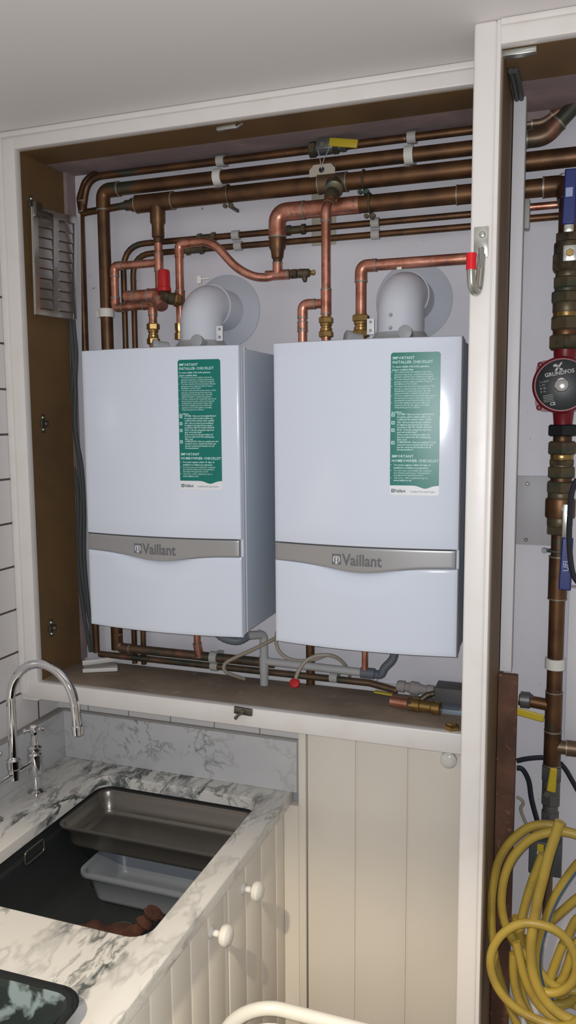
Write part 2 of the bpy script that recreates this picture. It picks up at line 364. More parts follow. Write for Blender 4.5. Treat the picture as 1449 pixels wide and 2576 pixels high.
# ================================================================== BOILERS
YB = -.0794; BW, BH = .44, .72
def bul(x): return -.022*(1-((x-.22)/.22)**2)
def zlow(x):
    u = x/BW; return .205-.0185*math.exp(-((u-.49)/.22)**2)
def scoop(x, z):
    u = (x/BW-.49)/.30
    if abs(u) > 1: return 0
    d = (zlow(x)-z)/.055
    if d < 0 or d > 1: return 0
    return .017*(math.cos(u*PI/2)**1.2)*(1-d)**1.5
def curved(O, z0f, z1f, x0, x1, back, off=0, edge=.005, nx=44, nz=10, extra=None):
    """gently bowed panel: front skin with rounded rim, sides and back"""
    mb = MB(); xs = []; e = edge
    xs = [x0, x0+e*.3, x0+e]+[x0+e+(x1-x0-2*e)*i/nx for i in range(1, nx)]+[x1-e, x1-e*.3, x1]
    xo = [e, e*.3, 0]+[0]*(nx-1)+[0, e*.3, e]; grid = []
    for x, ox in zip(xs, xo):
        a, b = z0f(x), z1f(x)
        zs = [a, a+e*.3, a+e]+[a+e+(b-a-2*e)*i/nz for i in range(1, nz)]+[b-e, b-e*.3, b]
        zo = [e, e*.3, 0]+[0]*(nz-1)+[0, e*.3, e]
        colv = [V((x, back, a))]+[V((x, off+bul(x)+max(ox, o_)+(extra(x, z) if extra else 0), z)) for z, o_ in zip(zs, zo)]+[V((x, back, b))]
        grid.append(colv)
    n = len(grid[0]); vs = [O+p for c_ in grid for p in c_]; fs = []
    for i in range(len(grid)-1):
        for j in range(n-1): fs.append((i*n+j, (i+1)*n+j, (i+1)*n+j+1, i*n+j+1))
        fs.append((i*n, i*n+n-1, (i+1)*n+n-1, (i+1)*n))
    fs.append(tuple(range(n))); fs.append(tuple((len(grid)-1)*n+j for j in range(n-1, -1, -1)))
    return mb.add(vs, fs)
ROWS = [  # (row position, indent, letter size, words) of the sticker, in sticker units
 (255, 22, 62, 'IMPORTANT', 1), (322, 22, 62, 'INSTALLER CHECKLIST', 1), (392, 20, 42, 'To ensure validity of the boiler guarantee,', 1), (440, 20, 42, 'please confirm that:', 1),
 (478, 55, 38, 'The technical terms and conditions of the boiler', 0), (516, 55, 38, 'guarantee have been complied with and the', 0), (552, 55, 38, 'guarantee card has been completed and signed', 0),
 (590, 55, 38, 'You have informed the homeowner that the', 0), (628, 55, 38, 'guarantee must be registered within 30 days of', 0), (664, 55, 38, 'installation of the boiler', 0),
 (702, 55, 38, 'You have informed the homeowner of the', 0), (740, 55, 38, 'importance of annual servicing of the boiler to the', 0), (776, 55, 38, "manufacturer's instructions by a Gas Safe", 0), (812, 55, 38, 'registered installer to maintain the guarantee', 0),
 (850, 55, 38, 'You have completed the benchmark logbook and', 0), (888, 55, 38, 'informed the homeowner of the need to get this', 0), (924, 55, 38, 'completed at each annual service visit', 0),
 (962, 55, 38, 'The boiler installation has been notified and', 0), (1000, 55, 38, 'registered to the Gas Safe register or prevailing', 0), (1036, 55, 38, 'competent person scheme', 0),
 (1110, 15, 38, 'In addition:', 1),
 (1146, 105, 40, 'SYSTEM - Have you thoroughly flushed', 1), (1188, 105, 40, 'the system, added a suitable inhibitor and', 1), (1228, 105, 40, 'confirmed the system water quality?', 1),
 (1272, 105, 40, 'GAS - Have you tested the gas installation', 1), (1312, 105, 40, 'for tightness and purged the gas supply in', 1), (1350, 105, 40, 'accordance with the relevant standard?', 1),
 (1392, 105, 40, 'FLUE - Is the flue adequately supported', 1), (1430, 105, 40, 'and correctly sited?', 1), (1470, 105, 40, 'Did you carry out a flue gas analysis and', 1), (1510, 105, 40, 'have you replaced the flue sampling plug', 1), (1550, 105, 40, 'after use?', 1),
 (1592, 105, 40, 'COMPLETION - Have you explained to the', 1), (1632, 105, 40, 'customer how to operate the boiler and', 1), (1672, 105, 40, 'use the controls and handed over all', 1), (1710, 105, 40, 'documentation?', 1),
 (1818, 22, 62, 'IMPORTANT', 1), (1890, 22, 62, 'HOMEOWNER CHECKLIST', 1), (1958, 55, 42, 'You must register within 30 days of', 1), (2004, 55, 42, 'installation to validate your guarantee', 1),
 (2048, 55, 38, 'You must ensure your installer has completed', 0), (2086, 55, 38, 'the technical requirements of the guarantee', 0), (2124, 55, 38, 'and signed the guarantee form', 0),
 (2166, 55, 38, 'Call us for online registration go to', 0), (2206, 55, 38, 'www.vaillant.co.uk', 1)]
def make_boiler(loc, label):
    t = thing('boiler', label, 'boiler', loc, 'wall hung boilers'); O = V(loc)
    dz = YW-.001-loc[1]
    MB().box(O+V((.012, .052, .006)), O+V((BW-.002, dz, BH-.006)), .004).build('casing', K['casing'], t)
    MB().box(O+V((.006, .034, .004)), O+V((BW-.0005, .049, BH-.002)), .003).build('side_rib', K['boiler'], t)
    MB().box(O+V((.008, .018, .006)), O+V((BW-.008, .052, BH-.005))).build('inner_frame', K['seam'], t)
    MB().box(O+V((.003, .014, .003)), O+V((BW+.0, .031, BH-.001)), .003).build('front_frame', K['boiler'], t)
    curved(O, lambda x: .2475, lambda x: BH, 0, BW, .013).build('front_panel', K['boiler'], t)
    curved(O, lambda x: 0, lambda x: zlow(x)-.0012, 0, BW, .013, extra=scoop, nz=26, nx=60).build('lower_flap', K['boiler'], t)
    band = curved(O, zlow, lambda x: .2455, .001, BW-.006, .013, off=.0015, edge=.0012).build('silver_band', K['silver'], t)
    # emblem and name
    fy = lambda x: bul(x)+.0015-.0005
    F = lambda x, z, d=0: O+V((x, fy(x)-d, z))
    lg = MB(); cx, cz = .1615, .2160
    g = 6
    for i in range(g):
        xa, xb = cx-.0108+.0216*i/g, cx-.0108+.0216*(i+1)/g
        lg.add([F(xa, cz-.0125), F(xb, cz-.0125), F(xb, cz+.0125), F(xa, cz+.0125)], [(0, 1, 2, 3)])
    text_mb('Vaillant', .0375, .1760, .2035, lambda x, z: F(x, z), lg, bold=.0009, res=3, sx=.84)
    lg.build('logo_lettering', K['logo'], band, smooth=False)
    em = MB()
    def ring(r0, r1, a0=0, a1=360, n=20, k=1.25):
        for i in range(n):
            a, b = math.radians(a0+(a1-a0)*i/n), math.radians(a0+(a1-a0)*(i+1)/n)
            em.add([F(cx+r0*math.cos(a), cz+r0*k*math.sin(a), .0004), F(cx+r1*math.cos(a), cz+r1*k*math.sin(a), .0004), F(cx+r1*math.cos(b), cz+r1*k*math.sin(b), .0004), F(cx+r0*math.cos(b), cz+r0*k*math.sin(b), .0004)], [(0, 1, 2, 3)])
    ring(.0058, .0086, -40, 55); ring(.0058, .0086, 125, 220); ring(.0064, .0086, 240, 300)
    for (ex, ez, rx, rz) in ((-.0014, .005, .0011, .0042), (.0016, .005, .0011, .0042), (0, .0005, .0028, .0026), (0, -.005, .0024, .003)):
        em.add([F(cx+ex+rx*math.cos(k*PI/6), cz+ez+rz*math.sin(k*PI/6), .0005) for k in range(12)], [tuple(range(12))])
    em.build('logo_emblem', K['logow'], band, smooth=False)
    # green checklist sticker
    sx0, sz1, sw, sh = .2865, .6875, .1095, .3175; q = sh/2285
    G = lambda u, v, d=0: O+V((sx0+u, bul(sx0+u)-.0006-d, sz1-v))
    def skin(zt, zb, d, m, name, par, inset=0, r=.004):
        mb = MB(); n = 26
        cols = []
        for i in range(n+1):
            u = inset+(sw-2*inset)*i/n; e = min(u-inset, sw-inset-u); cut = 0 if e >= r else r-math.sqrt(max(0, r*r-(r-e)**2))
            cols.append((u, zt(u)+(cut if zt(0) < .01 else 0), zb(u)-(cut if zb(0) > sh-.01 else 0)))
        for i in range(n):
            a, b = cols[i], cols[i+1]
            mb.add([G(a[0], a[1], d), G(b[0], b[1], d), G(b[0], b[2], d), G(a[0], a[2], d)], [(0, 1, 2, 3)])
        return mb.build(name, m, par)
    wave = lambda u: (2290-165)*q+(.0068*math.exp(-((u/sw-.72)/.13)**2) if True else 0)
    st = skin(lambda u: 0, lambda u: sh, 0, K['stw'], 'sticker', t)
    skin(lambda u: .0006, wave, .0003, K['green'], 'green_field', st, inset=.0006)
    tx = MB(); T = lambda x, y: G(x, -y, .0006)
    for (yy, ind, sz, wd, bo) in ROWS:
        s_ = sz*q*1.0; wmax = sw-.004-ind*q
        est = len(wd)*s_*.50
        text_mb(wd, s_, ind*q+.0012, -(yy-165)*q-s_*.34, T, tx, bold=.00012 if bo else .00004, sx=min(1.0, wmax/est) if est > wmax else 1)
    for b_ in (478, 590, 702, 850, 962, 1958, 2048, 2166):
        tx.add([T(.0030+.0010*math.cos(k*PI/4), -(b_-165)*q+.0008*math.sin(k*PI/4)) for k in range(8)], [tuple(range(8))])
    for b_ in (1155, 1280, 1400, 1600):
        a = 52*q/2; cx_, cz_ = .0065, -(b_-165)*q
        for (x0, z0, x1, z1) in ((-a, -a, a, -a*.6), (-a, a*.6, a, a), (-a, -a, -a*.6, a), (a*.6, -a, a, a), (-a*.25, -a*.25, a*.25, a*.25)):
            tx.add([T(cx_+x0, cz_+z0), T(cx_+x1, cz_+z0), T(cx_+x1, cz_+z1), T(cx_+x0, cz_+z1)], [(0, 1, 2, 3)])
    tx.build('sticker_lettering', K['stt'], st, smooth=False)
    td = MB(); text_mb('Vaillant', .0098, .0120, -sh+.0068, T, td, bold=.0002, res=2, sx=.82)
    a = .0038; cx_, cz_ = .0075, -sh+.0102
    for (x0, z0, x1, z1) in ((-a, -a, a, -a*.6), (-a, a*.6, a, a), (-a, -a, -a*.6, a), (a*.6, -a, a, a)): td.add([T(cx_+x0, cz_+z0), T(cx_+x1, cz_+z0), T(cx_+x1, cz_+z1), T(cx_+x0, cz_+z1)], [(0, 1, 2, 3)])
    td.add([T(cx_+.0012*math.cos(k*PI/6), cz_+.0018*math.sin(k*PI/6)) for k in range(12)], [tuple(range(12))])
    text_mb('Comfort for your home', .0056, .0455, -sh+.0068, T, td, bold=.00003)
    td.build('maker_lettering', K['stdark'], st, smooth=False)
    return t
def copy_tree(o, parent=None):
    c = o.copy(); COL.objects.link(c)
    if parent is not None: c.parent = parent
    for ch in list(o.children): copy_tree(ch, c)
    return c
b1 = make_boiler((.2377, YB, 1.3567), 'white wall boiler on the left, its right flank showing in the gap between the two')
b2 = copy_tree(b1); b2.location = (.7656, YB, 1.3567)
b2['label'] = 'white wall boiler on the right, next to the cream post with the hook'
# ================================================================== FLUES
def flue(x, y, label, hx):
    zb = 1.3567+BH-.006; t = thing('boiler_flue', label, 'flue', (x, y, zb), 'white boiler flues'); r = .0565; zc = 2.203
    MB().lathe((x, y, zb), (0, 0, 1), [(0, .090), (.010, .090), (.018, .072), (.03, .062), (.034, .060)], 40).build('collar', K['fluegrey'], t)
    pts = [V((x, y, zb+.012)), V((x, y, zc-.055))]
    for k in range(1, 13):
        a = PI/2*k/12; pts.append(V((x, y+.062*(1-math.cos(a)), zc-.062+.062*math.sin(a))))
    MB().sweep(pts, r, 40).build('elbow', K['flue'], t)
    MB().sweep([(x, y+.062, zc), (x, y+.080, zc)], r*1.045, 40).build('clamp_band', K['flue'], t)
    MB().sweep([(x, y+.079, zc), (x, YW-.001, zc)], r*.99, 40).build('outlet_pipe', K['flue'], t)
    MB().lathe((x, YW-.0005, zc), (0, -1, 0), [(0, .101), (.004, .101), (.007, .092), (.010, .075), (.013, .062)], 48).build('wall_plate', K['plate'], t)
    for (dx, dy, a) in ((.030 if hx else .030, -.088, 0), (-.095, -.045, .9)):
        d = V((-math.sin(a), -math.cos(a), .12)).normalized(); o = V((x+dx, y+dy+.035, zb+.022))
        MB().lathe(o, d, [(0, .013), (.028, .013), (.029, .0165), (.041, .0165), (.042, .015)], 24).build('test_cap', K['fluegrey'], t)
    bx = x+(.068 if not hx else -.066); br = MB().box((bx-.009, y-.035, zb+.03), (bx+.009, y-.031, zb+.068), .001).build('bracket', K['stw'], t)
    sc = MB()
    for zz in (.040, .060): sc.lathe((bx, y-.035, zb+zz), (0, -1, 0), [(0, .0042), (.002, .003)], 10)
    sc.build('screw', K['steel'], br)
    if hx:
        sc = MB()
        for zz in (.042, .072): sc.lathe((x-.012, y-r+.001, zb+zz), (0, -1, 0), [(0, .0045), (.002, .003)], 10)
        sc.build('screw', K['steel'], t)
    MB().box((x-.01, y-.002, zc+.052), (x+.002, y+.004, zc+.072), .001).sweep([(x+.002, y, zc+.064), (x+.022, y+.01, zc+.066)], .0025, 8).build('clamp_screw', K['clipw'], t)
flue(.500, .088, 'white curved flue elbow on top of the left boiler', 0)
flue(1.034, .088, 'white curved flue elbow on top of the right boiler', 1)
# ================================================================== HORIZONTAL PIPES BEHIND (aged copper)
YT, Y1, Y2, Y3, Y5 = .222, .205, .196, .196, .238
def ext(a, b, x):  # carry the straight run on to world x
    a, b = V(a), V(b); return a+(b-a)*((x-a.x)/(b.x-a.x))
# top 22 mm
a, b = P(310, 431, YT), P(1182, 333, YT); zt_ = (a.z+b.z)/2
top = pipe('copper_pipe', 'thin aged copper pipe running topmost, bending down at the left', [(1.262, YT, zt_), (P(232, 440, YT).x-.017, YT, zt_), (P(206, 500, YT).x, YT, zt_-.10), P(207, 520, YT), P(215, 880, YT), P(243, 1640, YT)], .0105, K['cuold'], [.06, .05, 0, 0])
sleeve(top, P(207, 508, YT), P(208, 532, YT), .0135, K['cuold'], 'tee')
gv = P(820, 376, YT)
pipe('tube', '', [P(244, 436, YT+.02), P(215, 452, YT+.018), P(200, 500, YT+.006), P(204, 525, YT+.004)], .0095, K['cuold'], [.05, .03], root=top)
# ball valve on it
vt = thing('ball_valve', 'brass ball valve with a yellow flat lever on the topmost pipe', 'valve', (gv.x, YT, zt_))
d = V((1, 0, 0)); MB().lathe((gv.x-.04, YT, zt_), d, [(0, .013), (.012, .014), (.028, .017), (.052, .017), (.068, .014), (.09, .013)], 20).build('valve_body', K['valvegrey'], vt)
MB().hexnut((gv.x-.045, YT, zt_), d, .02, .021).build('nut', K['brassold'], vt); MB().hexnut((gv.x+.02, YT, zt_), d, .016, .019).build('nut', K['brassold'], vt); MB().hexnut((gv.x+.042, YT, zt_), d, .014, .016).build('nut', K['valvegrey'], vt)
hb = P(812, 362, YT-.03)
MB().obox(hb+V((.004, 0, .0)), [(1, 0, 0), (0, 1, 0), (0, 0, 1)], (.022, .003, .014), .002).build('stem_bracket', K['lever'], vt)
s_ = MB().lathe(hb+V((-.0, -.002, -.002)), (0, -1, 0), [(0, .007), (.004, .006)], 10).build('stem_nut', K['steel'], vt)
l0, l1 = P(828, 357, YT-.032), P(900, 362, YT-.034); dd = (l1-l0).normalized(); up = V((0, -1, 0)).cross(dd)
MB().obox((l0+l1)/2, [dd, (0, 1, 0), up], ((l1-l0).length/2, .0035, .0105), .003).build('lever', K['yellow'], vt)
tg = thing('paper_tag', 'buff paper tag with a dark eyelet hanging behind the second pipe', 'tag', P(808, 470, YW-.012))
w = .036; cx = P(810, 440, Y2).x
tb = P(810, 418, YW-.03)
lx = P(778, 420, Y1-.02).x; rx = P(843, 420, Y1-.02).x; z1 = P(810, 413, Y1-.02).z; zz = P(810, 445, Y1-.02).z
MB().prism([(lx, zz-.03), (rx, zz-.03), (rx, z1-.012), (rx-.012, z1), (lx+.012, z1), (lx, z1-.012)], lambda u, v, t_: V((u, t_, v)), Y1-.0205, Y1-.0195).build('card', K['tag'], tg, smooth=False)
e0 = P(809, 427, Y1-.021); MB().lathe(e0, (0, -1, 0), [(0, .0075), (.001, .006)], 18).build('eyelet', K['black'], tg)
MB().sweep(smoothpath([e0+V((0, -.001, .002)), P(805, 400, Y1-.024), P(800, 376, YT-.03), P(799, 350, YT-.025)], 5), .0011, 6).sweep(smoothpath([e0+V((0, -.001, .002)), P(815, 400, Y1-.024), P(826, 378, YT-.03), P(827, 366, YT-.03)], 5), .0011, 6).build('string', K['clip'], tg)
MB().box((P(785, 500, YW).x, YW-.005, P(785, 620, YW).z), (P(846, 500, YW).x, YW-.001, P(785, 470, YW).z), .001).build('wall_card', K['tag'], tg)
# main 1: 35 mm
z1_ = (P(300, 476, Y1).z+P(1182, 372, Y1).z)/2; xv = P(261, 560, Y1).x
m1 = pipe('copper_pipe', 'thick aged copper pipe second from the top, turning down at the left end', [(1.262, Y1, z1_), (xv, Y1, z1_), (xv, Y1, 1.2)], .0180, K['cuold'], .034, [1])
# main 2: 42 mm with reducers
z2_ = (P(435, 506, Y2).z+P(1182, 422, Y2).z)/2; xr = P(435, 506, Y2).x
m2 = pipe('copper_pipe', 'thickest aged copper header, third from the top, with a reducing tee at its left end', [(1.262, Y2, z2_), (xr, Y2, z2_)], .0215, K['cuold'])
xt = P(396, 520, Y2).x; xe = P(312, 520, Y2).x
sleeve(m2, (xr, Y2, z2_), (P(346, 512, Y2).x, Y2, z2_), .0245, K['cuold'], 'tee')
MB().lathe((P(346, 512, Y2).x, Y2, z2_), (-1, 0, 0), [(0, .0235), (.002, .019), (.018, .0185), (.020, .015), (.038, .0145), (.041, .0105), (.05, .0105)], 20).build('reducer', K['cuold'], m2)
MB().sweep([(xe, Y2, z2_), (P(222, 520, YT).x, Y2+.02, z2_-.001), (P(209, 520, YT).x, YT, z2_-.001)], .0100, 14).build('branch_pipe', K['cuold'], m2)
zr = P(398, 590, Y2).z
MB().lathe((xt, Y2, z2_), (0, 0, -1), [(0, .022), (z2_-P(398, 560, Y2).z, .0215), (z2_-P(398, 566, Y2).z, .0175), (z2_-P(398, 596, Y2).z, .0175), (z2_-P(398, 601, Y2).z, .013), (z2_-P(398, 612, Y2).z, .013)], 22).build('reducer', K['cuold'], m2)
# downpipe from that tee, new copper
pipe('tube', '', [(xt, Y2, P(398, 600, Y2).z), (xt, Y2, P(399, 752, Y2).z)], .0115, K['cunew'], root=m2)
# header tee above the right boiler
ct = P(838, 452, Y2); tz = z2_
sleeve(m2, (ct.x-.036, Y2, z2_), (ct.x+.036, Y2, z2_), .0245, K['cugreen'], 'tee')
e1 = P(826, 520, .10)
bx_ = ct+V((.004, 0, 0)); bx_.z = z2_
s1 = P(840, 478, .155); s2 = P(829, 508, .125)
MB().lathe(bx_, (s1-bx_), [(0, .023), ((s1-bx_).length, .023), ((s1-bx_).length+.002, .018)], 22).build('branch_socket', K['brassold'], m2)
# main 3 with swept elbow down-left
z3_ = (P(740, 528, Y3).z+P(1170, 492, Y3).z)/2; xd = P(698, 640, Y3).x
m3 = pipe('copper_pipe', 'thick copper header fourth from the top, sweeping down at its reddish left elbow', [(1.262, Y3, z3_), (xd, Y3, z3_), (xd, Y3, P(698, 600, Y3).z)], .0215, K['cuold'], .052, [1], K['cunew'], sleeve=1.1)
sleeve(m3, (P(752, 520, Y3).x, Y3, z3_), (P(905, 520, Y3).x, Y3, z3_), .0222, K['cunew'], 'scorched_section', rings=False)
MB().lathe((xd, Y3, P(698, 596, Y3).z), (0, 0, -1), [(0, .0225), (.028, .0225), (.036, .018), (.055, .0155), (.058, .0125), (.07, .0125)], 22).build('reducer', K['cuold'], m3)
zt3 = P(698, 692, Y3).z
pipe('tube', '', [(xd, Y3, P(698, 640, Y3).z), (xd, Y3, zt3)], .0112, K['cunew'], root=m3)
sleeve(m3, (P(1152, 500, Y3).x, Y3, z3_), (P(1190, 500, Y3).x, Y3, z3_), .0235, K['cuold'], 'coupling')
# p5, p6 thin pair
z5 = (P(730, 578, Y5).z+P(1180, 541, Y5).z)/2; z6 = (P(640, 614, Y5).z+P(1180, 572, Y5).z)/2
x5 = P(313, 760, Y5).x; x6 = P(337, 760, Y5).x
p5 = pipe('copper_pipe', 'thin copper pipe, upper of the pair below the headers, looping down at the left', [(1.262, Y5, z5), (x5, Y5, z5), (x5, Y5, 1.15)], .0085, K['cuold'], .075)
p6 = pipe('copper_pipe', 'thin copper pipe, lower of the pair below the headers, looping down at the left', [(1.262, Y5, z6), (x6, Y5, z6), (x6, Y5, 1.15)], .0085, K['cuold'], .062)
for t_, zc_, px_ in ((p5, z5, 520), (p6, z6, 490), (p5, z5, 745)):
    c_ = P(px_, 600, Y5).x; f = MB()
    f.hexnut((c_-.028, Y5, zc_), (1, 0, 0), .014, .014).hexnut((c_+.014, Y5, zc_), (1, 0, 0), .014, .014).sweep([(c_-.02, Y5, zc_), (c_+.02, Y5, zc_)], .0105, 14)
    f.build('coupling', K['brassold'], t_)
# plastic pipe clips
def clip(px, py, y, zc, r, label, m='clip', up=None):
    c_ = P(px, py, y).x; w_ = .011
    t_ = MB().lathe((c_-w_, y, zc), (1, 0, 0), [(0, r+.001), (0, r+.0045), (2*w_, r+.0045), (2*w_, r+.001)], 24).box((c_-w_*.8, y, zc-r*.6), (c_+w_*.8, YW-.001, zc+r*.6), .001).build('pipe_clip', K[m])
    return tag(t_, label, 'clip', 'plastic pipe clips')
clip(550, 440, Y1, z1_, .018, 'white plastic clip on the second pipe, above the left boiler', 'clipw')
clip(556, 402, YT, zt_, .0105, 'grey plastic clip on the topmost pipe, above the left boiler')
clip(1030, 390, Y1, z1_, .018, 'white plastic clip on the second pipe, right of the yellow lever', 'clipw')
clip(1036, 350, YT, zt_, .0105, 'grey plastic clip on the topmost pipe, right of the yellow lever')
clip(594, 597, Y5, z5, .0085, 'pale clip on the upper thin pipe, above the left flue')
clip(600, 624, Y5, z6, .0085, 'pale clip on the lower thin pipe, above the left flue')
clip(944, 562, Y5, z5, .0085, 'pale clip on the upper thin pipe, above the right flue')
clip(945, 590, Y5, z6, .0085, 'pale clip on the lower thin pipe, above the right flue')
zz = P(265, 788, Y1).z
t_ = MB().lathe((xv, Y1, zz-.012), (0, 0, 1), [(0, .019), (0, .0225), (.024, .0225), (.024, .019)], 24).box((xv-.045, Y1+.012, zz-.010), (xv-.018, YW-.001, zz+.010), .002).build('pipe_clip', K['clipw'])
tag(t_, 'white collar clip on the tall vertical pipe left of the left boiler', 'clip', 'plastic pipe clips')
# metal hanger clips on the headers
def hanger(px, y, zc, r, label):
    c_ = P(px, 460, y).x; t_ = MB()
    t_.sweep([(c_, y+(r+.002)*math.cos(a), zc+(r+.002)*math.sin(a)) for a in [2*PI*k/20 for k in range(20)]], .0028, 8, closed=True)
    t_.lathe((c_-.008, y-.006, zc-r-.010), (0, -1, 0), [(0, .006), (.008, .006)], 10).lathe((c_+.010, y-.006, zc-r-.010), (0, -1, 0), [(0, .006), (.008, .006)], 10)
    t_.box((c_-.003, y, zc-r-.012), (c_+.003, YW-.001, zc-r-.004))
    return tag(t_.build('munsen_ring', K['brassold']), label, 'pipe ring', 'metal pipe rings')
hanger(916, Y2, z2_, .0215, 'tarnished metal ring around the third header, right of the middle tee')
hanger(932, Y3, z3_, .0222, 'tarnished metal ring around the fourth header, above the thin-pipe clips')
hanger(576, Y2, z2_, .0215, 'tarnished metal ring around the third header, above the left flue')
# ================================================================== NEW COPPER ABOVE LEFT BOILER
YN = .13
# loop left
zA = P(398, 662, Y2)
A0 = (xt, Y2, P(398, 661, Y2).z)
q1 = P(286, 668, Y2-.01); q2 = P(290, 775, Y2-.04); q3 = P(384, 777, YN); q4 = P(384, 880, YN)
q1 = V((P(288, 700, Y2).x, Y2, A0[2])); q2 = V((q1.x, Y2-.0, P(290, 775, Y2).z)); q3 = V((P(384, 777, Y2-.02).x, Y2-.02, q2.z)); q4 = V((q3.x, Y2-.02, 2.07))
lp = pipe('copper_pipe', 'bright copper loop stepping left and back to the left boiler inlet', [A0, q1, q2, q3, q4], .0115, K['cunew'], .016, [1, 2, 3])
sleeve(m2, (xt, Y2, A0[2]+.022), (xt, Y2, A0[2]-.022), .0132, K['cunew'], 'tee')
compression(lp, (q3.x, q3.y, P(384, 868, q3.y).z), (0, 0, 1), .0115, (P(384, 812, q3.y).z-P(384, 868, q3.y).z))
# stubby manifold with relief valve
h0 = P(322, 744, .12); h1 = P(395, 744, .12); h1.z = h0.z = (h0.z+h1.z)/2
mf = pipe('copper_pipe', 'short fat copper manifold with a capped end, left of the red relief valve', [h0, h1, P(408, 772, .10)], .0165, K['cunew'], .012, [1], sleeve=1.1)
MB().lathe(h0+V((.004, 0, 0)), (-1, 0, 0), [(0, .0165), (.010, .0165), (.016, .012), (.018, .004)], 18).build('end_cap', K['cunew'], mf)
sleeve(mf, h0+V((.018, 0, 0)), h0+V((.022, 0, 0)), .0175, K['solder'], 'solder_ring', rings=False)
MB().sweep([P(404, 745, .12), P(404, 745, Y2)], .014, 14).build('back_branch', K['cunew'], mf)
rv = thing('relief_valve', 'brass pressure relief valve with a red cap above the left boiler', 'valve', P(420, 745, .10))
r0, r1 = P(404, 746, .10), P(455, 756, .15)
dr = (r1-r0).normalized(); Lr = (r1-r0).length
MB().lathe(r0, dr, [(0, .019), (Lr*.2, .020), (Lr*.25, .0165), (Lr*.55, .0165), (Lr*.58, .014), (Lr, .014)], 20).build('valve_body', K['brassold'], rv)
MB().hexnut(r0+dr*Lr*.62, dr, Lr*.3, .019).build('nut', K['brass'], rv)
cb, ctp = P(413, 733, .10), P(413, 678, .10); hh = ctp.z-cb.z
MB().lathe(cb, (0, 0, 1), [(0, .0185), (hh*.16, .0185), (hh*.2, .0165), (hh*.88, .016), (hh*.97, .014), (hh, .009)], 20).build('cap', K['red'], rv)
# S-shaped pipe: riser at x~452 then curve to the tee at 698
yS = .17
xs_ = P(452, 700, yS).x; zs_ = P(470, 612, yS).z
s_pts = [V((xs_, yS, P(452, 850, yS).z)), V((xs_, yS, zs_)), V((P(515, 612, yS).x, yS, zs_))]
ar = fillet(s_pts, .018)
cur = smoothpath([P(515, 608, yS), P(545, 621, yS), P(590, 668, yS+.005), P(630, 692, yS+.012), P(665, 698, yS+.02), V((xd, Y3, zt3)), V((P(730, 693, Y3).x, Y3, zt3))], 8)
sp = thing('copper_pipe', 'bright copper pipe rising from the left boiler and snaking right in an S-bend', 'pipe', s_pts[0])
MB().sweep(ar[:-1]+cur, .0115, 16).build('tube', K['cunew'], sp)
e = MB().sweep(fillet([V((xs_, yS, zs_-.036)), V((xs_, yS, zs_)), V((xs_+.034, yS, zs_))], .018), .0132, 16).build('elbow', K['cunew'], sp)
sleeve(sp, (xs_, yS, P(452, 733, yS).z), (xs_, yS, P(452, 770, yS).z), .0135, K['cunew'], 'tee')
MB().lathe((xs_, yS, P(447, 855, yS).z), (0, 0, 1), [(0, .0175), (.018, .0175), (.02, .014), (.03, .0165), (.045, .0165)], 6).build('compression_nut', K['brass'], sp)
sleeve(sp, (xd-.03, Y3, zt3), (xd+.03, Y3, zt3), .0135, K['cunew'], 'tee'); sleeve(sp, (xd, Y3, zt3+.03), (xd, Y3, zt3+.002), .0135, K['cunew'], 'tee_socket')
dc = thing('drain_cock', 'small brass drain cock at the end of the S-bend pipe between the flues', 'valve', (P(735, 693, Y3).x, Y3, zt3))
x0_ = P(733, 693, Y3).x
MB().lathe((x0_, Y3, zt3), (1, 0, 0), [(0, .0125), (.016, .0125), (.017, .009), (.022, .0125), (.05, .011), (.052, .006), (.06, .006)], 18).build('valve_body', K['brassold'], dc)
MB().lathe((x0_+.036, Y3, zt3), (.2, -.3, -1), [(0, .009), (.018, .007), (.024, .005)], 14).build('spout', K['brassold'], dc)
MB().hexnut((x0_+.056, Y3, zt3), (1, 0, 0), .010, .007).build('square_key', K['brass'], dc)
# ================================================================== NEW COPPER ABOVE RIGHT BOILER
c0 = s1; yC = .105
v0 = P(822, 530, yC); xC = P(820, 640, yC).x; zb_ = P(822, 852, yC).z
cpt = [bx_, P(831, 500, .14), V((xC, yC, P(820, 530, yC).z)), V((xC, yC, 2.07))]
cp = pipe('copper_pipe', 'bright copper pipe dropping from the middle header tee to the right boiler', cpt, .0118, K['cunew'], [.0, .03], [2])
MB().lathe(P(836, 487, .155), P(829, 508, .13)-P(836, 487, .155), [(0, .019), (.02, .0175), (.026, .0135), (.03, .013)], 18).build('reducer', K['cugreen'], cp)
sleeve(cp, (xC, yC, P(820, 730, yC).z), (xC, yC, P(820, 788, yC).z), .0135, K['cunew'], 'tee')
compression(cp, (xC, yC, P(822, 850, yC).z), (0, 0, 1), .0118, P(822, 796, yC).z-P(822, 850, yC).z)
MB().lathe((xC, yC, 2.0705), (0, 0, 1), [(0, .026), (.008, .026), (.010, .018)], 24).build('flange', K['cunew'], cp)
zL = P(800, 764, yC).z; xL = P(761, 820, yC).x
lq = pipe('copper_pipe', 'short copper branch elbowing down left of the right boiler inlet', [(xC-.01, yC, zL), (xL, yC, zL), (xL, yC, 2.07)], .0115, K['cunew'], .02, [1])
sleeve(lq, (xL, yC, P(760, 812, yC).z), (xL, yC, P(760, 832, yC).z), .0132, K['cunew'])
yD = .095; xD = P(908, 740, yD).x; zD = (P(950, 667, yD).z+P(1170, 650, yD).z)/2
rr_ = pipe('copper_pipe', 'copper pipe rising left of the right flue and running right behind the hook', [(xD, yD, 2.07), (xD, yD, zD), (1.262, yD, zD)], .0135, K['cunew'], .022, [1])
compression(rr_, (xD, yD, P(907, 850, yD).z), (0, 0, 1), .0135, P(907, 790, yD).z-P(907, 850, yD).z)
